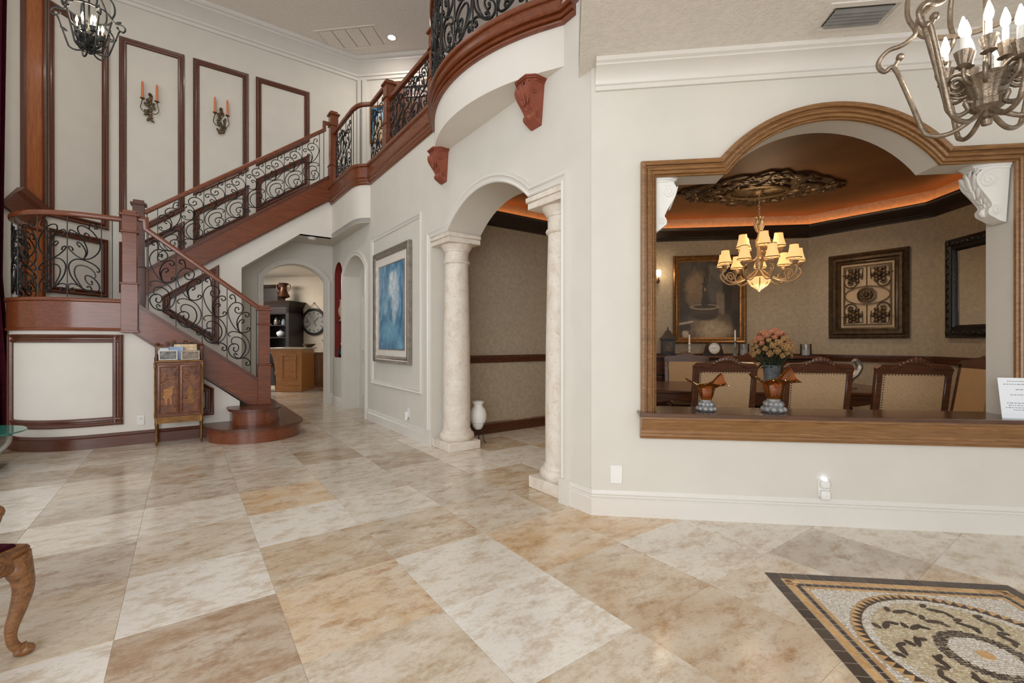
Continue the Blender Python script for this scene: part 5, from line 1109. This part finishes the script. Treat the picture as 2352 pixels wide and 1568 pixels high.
# chairs
def make_chair(label, M):
    t = thing('dining_chair', label, 'chair', M, 'dining chairs')
    w = .28; B = Matrix.Translation((0, 0, .46)) @ Matrix.Rotation(radians(9), 4, 'X')
    for s in (-1, 1):
        MB().box(s * w - .028, s * w + .028, -.025, .025, -.06, .60, B, .008).build('back_post', 'dining_wood', t)
        MB().tube(crom([(s * .26, .50, .44), (s * .285, .53, .34), (s * .26, .52, .16), (s * .27, .55, .02)], 4), [.04, .04, .038, .036, .034, .032, .03, .028, .026, .024, .024, .026, .03], 8).build('leg', 'dining_wood', t)
        MB().tube([(s * .26, .03, .44), (s * .25, -.05, .2), (s * .25, -.12, 0)], .024, 8).build('leg', 'dining_wood', t)
    ct = [(-.30, .55), (.30, .55), (.31, .60), (.27, .635), (.15, .64), (.09, .655), (0, .675), (-.09, .655), (-.15, .64), (-.27, .635), (-.31, .60)]
    cr = MB().plate(ct, -.03, .025, B).build('crest_rail', 'dining_wood', t)
    for k in range(9):
        x = -.12 + .03 * k
        MB().ball((x, -.035, .630 + .045 * cos(x * 12)), .032 - .1 * abs(x), (1.0, .6, 1.1), 7, 5, B @ Matrix.Translation((0, 0, 0))).build('carving', 'dining_wood', cr)
    for s in (-1, 1): MB().tube([(p.x, -.035, p.z) for p in [B.inverted() @ B @ Vector(q) for q in crom([(s * .14, 0, .62), (s * .2, 0, .60), (s * .25, 0, .615), (s * .29, 0, .60)], 4)]], .013, 6, False, B).build('carving', 'dining_wood', cr)
    MB().box(-.30, .30, -.022, .022, -.03, .03, B, .006).build('lower_rail', 'dining_wood', t)
    MB().box(-w + .03, w - .03, -.034, .030, .03, .555, B, .012).build('back_panel', 'woven', t)
    nh = MB()
    for k in range(22):
        for s in (-1, 1): nh.ball((s * (w - .036), -.035, .045 + .5 * k / 21), .0065, n=5, m=3, M=B)
    for k in range(19): nh.ball((-.235 + .47 * k / 18, -.035, .543), .0065, n=5, m=3, M=B)
    nh.build('nailheads', 'dark_bronze', t, kind='stuff')
    MB().box(-.30, .30, .0, .56, .40, .45, None, .012).build('seat_frame', 'dining_wood', t)
    MB().box(-.28, .28, .02, .54, .45, .51, None, .025).build('seat', 'woven', t)
    return t
c0 = make_chair('dining chair with woven back behind the left amber vase, left of the three near chairs', FW @ frame(1.36, 1.36, 0, 4))
copy_tree(c0, 'dining chair with woven back behind the right amber vase, middle of the three near chairs', FW @ frame(2.20, 1.32, 0, 1))
copy_tree(c0, 'dining chair with woven back, right of the three near chairs, below the bronze panel', FW @ frame(2.97, 1.23, 0, -3))
copy_tree(c0, 'dining chair on the far side of the table, below the fountain painting', FW @ frame(1.52, 3.35, 0, 176))
copy_tree(c0, 'dining chair on the far side of the table, behind the rose bouquet', FW @ frame(2.46, 3.38, 0, 180))
copy_tree(c0, 'dining chair at the right end of the table, turned sideways below the mirror', FW @ frame(4.10, 2.0, 0, 80))
# sideboard and what stands on it
sb = thing('sideboard', 'dark carved sideboard along the dining wall below the fountain painting', 'sideboard', FW @ frame(.95, 3.78))
MB().box(0, 2.55, 0, .46, .12, 1.04, None, .008).build('body', 'espresso', sb); MB().box(-.03, 2.58, -.03, .47, 1.04, 1.08, None, .008).build('top', 'dining_wood', sb)
for k in range(4):
    d = MB().box(.04 + .62 * k, .62 + .62 * k, -.015, 0, .18, .76, None, .005).build('door', 'dining_wood', sb); MB().ball((.57 + .62 * k, -.025, .5), .014).build('knob', 'antique_gold', d)
    d = MB().box(.04 + .62 * k, .62 + .62 * k, -.015, 0, .80, 1.0, None, .005).build('drawer', 'dining_wood', sb); MB().ball((.33 + .62 * k, -.025, .9), .014).build('knob', 'antique_gold', d)
for x in (.06, 2.49):
    for y in (.05, .41): MB().lathe([(.03, 0), (.045, .06), (.03, .12)], 12, (x, y, 0)).build('foot', 'espresso', sb)
ln = thing('tower_clock', 'small dark tower-shaped lantern with pointed roof at the left end of the sideboard', 'lantern', FW @ frame(1.38, 3.98, 1.08))
MB().box(-.11, .11, -.09, .09, 0, .03, None, .005).box(-.095, .095, -.075, .075, .03, .24, None, .004).box(-.115, .115, -.095, .095, .24, .265, None, .005).build('body', 'espresso', ln)
MB().lathe([(.15, .265), (.09, .32), (.05, .38), (.015, .40), (.015, .43), (.0, .46)], 4, M=Matrix.Rotation(pi / 4, 4, 'Z')).build('roof', 'espresso', ln); MB().box(-.05, .05, -.08, -.074, .07, .20).build('panel', 'dark_bronze', ln)
mc = thing('mantel_clock', 'dark wooden mantel clock with white face on the sideboard', 'clock', FW @ frame(2.06, 3.95, 1.08))
MB().plate([(-.16, 0), (.16, 0), (.14, .04)] + [(.115 * cos(pi * k / 14), .115 + .10 * sin(pi * k / 14)) for k in range(15)] + [(-.14, .04)], -.04, .04).build('case', 'espresso', mc)
fc = MB().lathe([(.0, .003), (.082, .003), (.088, 0)], 28, M=Matrix.Translation((0, -.04, .115)) @ Matrix.Rotation(pi / 2, 4, 'X')).build('face', 'plate_white', mc)
MB().tube([(0, -.046, .115), (.03, -.046, .135)], .003, 4).tube([(0, -.046, .115), (-.05, -.046, .125)], .003, 4).build('hands', 'iron', fc)
hm = MB()
for k in range(12): hm.box(-.003, .003, -.0455, -.043, .06, .072, Matrix.Translation((0, 0, .115)) @ Matrix.Rotation(pi / 6 * k, 4, 'Y'))
hm.build('hour_marks', 'iron', fc)
MB().lathe([(.083, .0), (.083, .012), (.094, .012), (.096, 0)], 28, M=Matrix.Translation((0, -.04, .115)) @ Matrix.Rotation(pi / 2, 4, 'X')).build('bezel', 'antique_gold', mc)
def stick(label, x, mat, h):
    t = thing('candlestick', label, 'candlestick', FW @ frame(x, 3.95, 1.08))
    MB().lathe([(.045, 0), (.045, .012), (.015, .025), (.012, h * .3), (.022, h * .34), (.012, h * .38), (.014, h * .52), (.026, h * .55), (.02, h * .58)], 14).build('holder', mat, t); MB().lathe([(.012, h * .56), (.010, h * .97), (.002, h)], 10).build('candle', 'candle_white', t)
stick('pale candlestick with white candle to the left of the mantel clock', 1.70, 'plaster_white', .33); stick('glass candlestick with tall white candle to the right of the mantel clock', 2.38, 'glass_grey', .40)
def jar(label, x, y, z, r=.075, h=.17):
    t = thing('candle_jar', label, 'candle jar', FW @ frame(x, y, z))
    MB().lathe([(.0, .004), (r, .004), (r, h), (r * 1.08, h + .012), (r * .96, h + .01), (r * .95, .012), (.0, .012)], 24).build('jar', 'clear_glass', t); MB().lathe([(.0, .014), (r * .92, .014), (r * .92, h * .55), (.0, h * .55)], 20).build('wax', 'candle_white', t)
    MB().tube([(0, 0, h * .55), (0, 0, h * .68)], .003, 4).build('wick', 'iron', t)
jar('glass candle jar with white wax near the fountain painting', 2.50, 3.93, 1.081); jar('glass candle jar with white wax to the right of the bouquet', 3.40, 3.95, 1.081)
# bouquet on the table
fl = thing('rose_bouquet', 'dried peach and cream roses in a grey glass vase on the dining table', 'flower vase', FW @ frame(2.23, 2.30, .76))
MB().lathe([(.0, 0), (.075, 0), (.08, .02), (.085, .12), (.095, .23), (.10, .26), (.09, .26), (.08, .12), (.0, .015)], 24).build('vase', 'glass_grey', fl)
rr = random.Random(9)
for k in range(64):
    e = math.asin(((k + .5) / 64)) - .12; a = k * 2.39996; R_ = .185 + rr.uniform(-.015, .015)
    x, y, z = R_ * 1.12 * cos(a) * cos(e), R_ * 1.12 * sin(a) * cos(e), .40 + R_ * 1.45 * sin(e)
    st = MB().tube([(x * .2, y * .2, .2), (x, y, z)], .004, 4).build('stem', 'leaf_green', fl)
    q = MB(); nv = Vector((x, y, max(.02, z - .40))).normalized(); Rq = Matrix.Translation((x, y, z)) @ nv.to_track_quat('Z', 'Y').to_matrix().to_4x4(); sz = rr.uniform(.8, 1.3)
    q.ball((0, 0, .006), .016 * sz, n=6, m=4, M=Rq)
    for i in range(8):
        t = 2 * pi * i / 8 + k; e2 = .5 if i % 2 else .25
        q.ball((0, 0, 0), .021 * sz, (1.0, .40, 1.1), 6, 4, Rq @ Matrix.Rotation(t, 4, 'Z') @ Matrix.Translation((0, .020 * sz * (1 + .35 * (i % 2)), 0)) @ Matrix.Rotation(-e2, 4, 'X'))
    q.build('rose', 'rose_peach' if z + rr.uniform(-.05, .05) > .54 else 'rose_cream', st)
for k in range(46):
    a = rr.uniform(0, 2 * pi); R_ = rr.uniform(.07, .19); z = rr.uniform(.23, .42)
    M_ = Matrix.Translation((R_ * cos(a), R_ * sin(a), z)) @ Matrix.Rotation(a, 4, 'Z') @ Matrix.Rotation(rr.uniform(-.6, .9), 4, 'Y')
    MB().add([(-.05, 0, 0), (0, -.022, .006), (.055, 0, -.01), (0, .022, .006), (0, 0, -.004)], [(0, 1, 4), (1, 2, 4), (2, 3, 4), (3, 0, 4), (0, 1, 2, 3)], M_).build('leaf', 'leaf_green', fl)
fs_ = thing('silver_fish', 'curled silver fish sculpture on the table between the near chairs', 'sculpture', FW @ frame(3.06, 2.25, .76))  # silver fish with its body curled upward
MB().lathe([(.07, 0), (.07, .012), (.02, .03), (.015, .10)], 16).build('base', 'silver_leaf', fs_)
MB().tube(crom([(-.05, 0, .12), (.0, 0, .11), (.06, 0, .16), (.10, 0, .25), (.06, 0, .32), (.02, 0, .29), (.03, 0, .25)], 6), [.01 + .03 * sin(pi * min(1, k / 30)) for k in range(37)], 8).build('body', 'silver_leaf', fs_)
MB().tube(crom([(-.04, 0, .12), (-.03, 0, .05), (.03, 0, .08), (.02, 0, .12)], 5), .010, 6).build('tail', 'silver_leaf', fs_)

# ------------------------------------------------------------------ on the sill: amber glass vases and a card
def amber(label, x, sc, flip):
    t = thing('amber_vase', label, 'vase', FW @ frame(x, .03, .79, 10) @ Matrix.Scale(sc, 4), 'amber vases on the sill')
    ft = MB()
    ft.lathe([(.0, 0), (.05, 0), (.06, .02), (.05, .05), (.038, .085), (.0, .09)], 20)
    for k in range(9):
        a = 2 * pi * k / 9; ft.ball((.055 * cos(a), .055 * sin(a), .02), .022, (1, 1, .9), 8, 6); ft.ball((.042 * cos(a + .3), .042 * sin(a + .3), .052), .020, n=8, m=6)
    ft.build('foot', 'foot_glass', t)
    n = 48; prof = [(.034, .085), (.046, .11), (.054, .15), (.060, .175), (.085, .192), (.122, .200)]
    vs = []
    for q, (r, z) in enumerate(prof):
        w = max(0, (q - 2) / 3) ** 1.5
        for k in range(n):
            a = 2 * pi * k / n
            lobe = cos(a) if flip > 0 else cos(a)
            zz = z + w * (.070 * max(0, cos(a - .35)) ** 16 + .045 * max(0, cos(a - 3.2)) ** 14 + .008 * sin(3 * a))
            rr_ = r * (1 + .05 * (1 - w) * cos(10 * a)) * (1 + w * (.12 * abs(cos(a)) - .10 + .22 * max(0, cos(a - .35)) ** 16 + .30 * max(0, cos(a - 3.2)) ** 14 + .34 * max(0, cos(a + .45)) ** 14))
            vs.append((rr_ * cos(a), rr_ * sin(a) * (1 - .2 * w), zz))
    m_ = len(prof); inner = [(x_ * .95, y_ * .95, z_ + (.012 if i < n else 0) + .003) for i, (x_, y_, z_) in enumerate(vs)]
    fs = [(i * n + k, i * n + (k + 1) % n, (i + 1) * n + (k + 1) % n, (i + 1) * n + k) for i in range(m_ - 1) for k in range(n)]
    off = len(vs); fs += [tuple(off + i for i in f[::-1]) for f in fs]
    fs += [((m_ - 1) * n + k, (m_ - 1) * n + (k + 1) % n, off + (m_ - 1) * n + (k + 1) % n, off + (m_ - 1) * n + k) for k in range(n)] + [tuple(range(n - 1, -1, -1)), tuple(off + k for k in range(n))]
    MB().add(vs + inner, fs).build('bowl', 'amber_glass', t)
amber('smaller amber glass vase on a clear foot at the left of the sill', .835, .98, 1); amber('larger amber glass vase on a clear foot, second from the left on the sill', 1.30, 1.14, -1)
cd = thing('white_card', 'white printed card leaning at the right end of the sill', 'card', FW @ frame(2.82, -.075, .79, -8) @ Matrix.Rotation(-.16, 4, 'X'))
MB().box(-.13, .13, -.003, 0, 0, .27).build('sheet', 'paper_white', cd)
tx = MB(); rr = random.Random(4)
for z, L in ((.245, .10), (.225, .13), (.19, .05), (.155, .09), (.10, .12), (.085, .11), (.07, .13), (.055, .08)):
    x = -L * .8
    while x < L * .8:
        w = rr.uniform(.006, .02); tx.box(x, x + w, -.0036, -.003, z, z + .004); x += w + .005
tx.build('print', 'ink', cd, None, 0, kind='stuff')

# ------------------------------------------------------------------ kitchen seen through the far arch
isl = thing('kitchen_island', 'honey-coloured panelled kitchen island with corbel and stone top', 'kitchen island', frame(-5.79, 11.75, 0, 4))
MB().box(-.30, .35, 0, .9, .0, 1.10, None, .006).build('body', 'honey_pine', isl); MB().box(-.48, .40, -.06, .95, 1.10, 1.145, None, .008).build('counter', 'counter_stone', isl)
MB().sweep(rect(-.16, .22, .30, .98), [(0, 0), (0, .02), (.03, .03), (.06, .01), (.06, 0)], (0, -1, 0), True).build('panel', 'honey_pine', isl); MB().box(-.20, .36, -.035, 0, 0, .14, None, .008).build('plinth', 'honey_pine', isl)
MB().plate([(-.30, 1.10), (-.46, 1.10), (-.45, 1.0), (-.40, .9), (-.34, .6), (-.36, .45), (-.30, .40)], .05, .2).build('bracket', 'honey_pine', isl)
bc = thing('base_cabinet', 'brown panelled base cabinet to the right of the kitchen island', 'cabinet', frame(-5.60, 12.80, 0, 8))
MB().box(-.02, 1.2, 0, .6, .10, .98, None, .006).box(-.02, 1.2, .06, .6, 0, .10).build('body', 'carved_oak', bc); MB().box(-.05, 1.25, -.04, .63, .98, 1.02, None, .006).build('counter', 'counter_stone', bc)
for k in range(2):
    d = MB().box(.08 + .55 * k, .55 + .55 * k, -.02, 0, .16, .92, None, .006).build('door', 'carved_oak', bc); MB().sweep(rect(.13 + .55 * k, .50 + .55 * k, .24, .84, -.02), [(0, 0), (0, .01), (.03, .012), (.05, 0)], (0, -1, 0), True).build('door_moulding', 'carved_oak', d)
hu = thing('hutch', 'dark wooden hutch with open shelves against the kitchen wall', 'hutch', FK @ frame(-1.95, -.72))
HW = 1.12
MB().box(0, HW, .06, .70, 0, 1.0, None, .006).build('lower_cabinet', 'espresso', hu)
MB().box(0, .04, 0, .70, 1.0, 2.36).box(HW - .10, HW, 0, .70, 1.0, 2.36).box(0, HW, .66, .70, 1.0, 2.36).build('case', 'espresso', hu)
for z in (1.0, 1.40, 1.76, 2.10): MB().box(.04, HW - .1, .02, .66, z, z + .03).build('shelf', 'espresso', hu)
MB().box(.0, HW, 0, .7, 2.13, 2.36).build('frieze', 'espresso', hu)
MB().sweep([(-.0, .7, 2.34), (-.0, 0, 2.34), (HW, 0, 2.34), (HW, .7, 2.34)], [(0, 0), (.03, 0), (.04, .06), (.09, .12), (.10, .15), (0, .15)], (0, 0, 1)).box(0, HW, 0, .7, 2.44, 2.49).build('cornice', 'espresso', hu)
tcab = thing('tall_cabinet', 'tall dark cabinet with cornice behind the urn', 'cabinet', FK @ frame(-2.35, -.30))
MB().box(0, .85, 0, .28, 2.495, 2.95, None, .006).build('body', 'espresso', tcab); MB().sweep([(.85, 0, 2.92), (.85, .28, 2.92)], [(0, 0), (.04, .03), (.09, .10), (0, .10)], (0, 0, 1)).sweep([(0, 0, 2.92), (.85, 0, 2.92)], [(0, 0), (.04, .03), (.09, .10), (0, .10)], (0, 0, 1)).build('cornice', 'espresso', tcab)
ur = thing('copper_urn', 'dark copper two-handled urn on top of the hutch', 'urn', FK @ frame(-1.22, -.42, 2.49))
MB().lathe([(.10, 0), (.10, .03), (.04, .06), (.05, .10), (.17, .14), (.18, .17), (.13, .26), (.09, .40), (.10, .50), (.14, .55), (.13, .56), (.07, .42)], 24).build('body', 'copper_dark', ur)
for s in (-1, 1): MB().tube(crom([(s * .11, 0, .50), (s * .20, 0, .52), (s * .22, 0, .42), (s * .12, 0, .28)], 5), .014, 6).build('handle', 'copper_dark', ur)
for k, (x, z, mt, lb, pr) in enumerate(((.55, 1.79, 'silver_leaf', 'shiny metal coffee pot on the upper hutch shelf', [(.05, 0), (.07, .05), (.06, .14), (.03, .19), (.04, .22), (.0, .25)]), (.80, 1.79, 'glass_grey', 'grey glass canister on the upper hutch shelf', [(.06, 0), (.065, .10), (.04, .15), (.045, .18), (.0, .18)]), (.70, 1.43, 'paper_white', 'white ceramic tureen on the middle hutch shelf', [(.05, 0), (.09, .03), (.12, .10), (.11, .15), (.04, .19), (.02, .22), (.0, .23)]))):
    t = thing('shelf_vessel', lb, 'vessel', FK @ frame(-1.95 + x, -.50, z)); MB().lathe(pr, 20).build('body', mt, t)
    MB().tube(crom([(.06, 0, .14), (.11, 0, .13), (.10, 0, .06), (.06, 0, .05)], 4), .008, 5).build('handle', mt, t)
ck = thing('wall_clock', 'large round wall clock with dark rim hung from a cord in the kitchen', 'clock', FK @ frame(-.47, -.01, 1.90))
RX = Matrix.Rotation(pi / 2, 4, 'X')
MB().lathe([(.34, 0), (.34, .04), (.36, .06), (.40, .06), (.42, .03), (.42, 0)], 48, M=RX).build('rim', 'black_frame', ck); fc = MB().lathe([(.0, .02), (.345, .02)], 40, M=RX).build('face', 'plate_white', ck)
cdf = bpy.data.curves.new('numerals', 'FONT')
hm = MB()
for k in range(12): hm.box(-.010, .010, -.024, -.021, .25, .31, Matrix.Rotation(pi / 6 * k, 4, 'Y'))
hm.build('hour_marks', 'slot_dark', fc); MB().box(-.008, .008, -.027, -.024, 0, .16, Matrix.Rotation(2.6, 4, 'Y')).box(-.006, .006, -.029, -.026, 0, .24, Matrix.Rotation(.9, 4, 'Y')).build('hands', 'iron', fc)
MB().tube([(-.24, -.03, .33), (0, -.02, .58), (.24, -.03, .33)], .008, 5).ball((0, -.02, .58), .02).build('cord', 'cherry_dark', ck)
bw_ = thing('dark_bowl', 'dark metal bowl on the kitchen counter below the clock', 'bowl', frame(-5.44, 12.2, 1.146)); MB().lathe([(.06, 0), (.14, .05), (.17, .09), (.16, .09), (.05, .01)], 20).build('bowl', 'dark_bronze', bw_)
MB().lathe([(.06, 0), (.07, .008), (.05, .012)], 20).build('foot', 'dark_bronze', bw_)
kp = thing('potted_plant', 'small green plant in a glass vase at the right of the kitchen counter', 'plant', frame(-5.32, 13.1, 1.021, 0))
MB().lathe([(.04, 0), (.06, .08), (.05, .16), (.06, .18), (.05, .18)], 16).build('vase', 'glass_grey', kp)
for k in range(9):
    a = 2 * pi * k / 9; MB().tube(crom([(0, 0, .15), (.06 * cos(a), .06 * sin(a), .28), (.16 * cos(a), .16 * sin(a), .30 + .04 * sin(3 * k))], 4), [.004, .006, .012, .018, .02, .018, .014, .008, .002], 5).build('leaf', 'leaf_green', kp)
ks = thing('counter_stool', 'black leather counter stool at the left of the kitchen island', 'stool', frame(-6.5, 11.95))
MB().box(-.2, .2, -.2, .2, .62, .72, None, .03).build('seat', 'leather_black', ks); MB().box(-.2, .2, .16, .22, .70, 1.02, None, .02).build('backrest', 'leather_black', ks)
for sx in (-1, 1):
    for sy in (-1, 1): MB().tube([(sx * .16, sy * .16, .62), (sx * .2, sy * .2, 0)], .018, 6).build('leg', 'espresso', ks)
bpy.data.curves.remove(cdf)
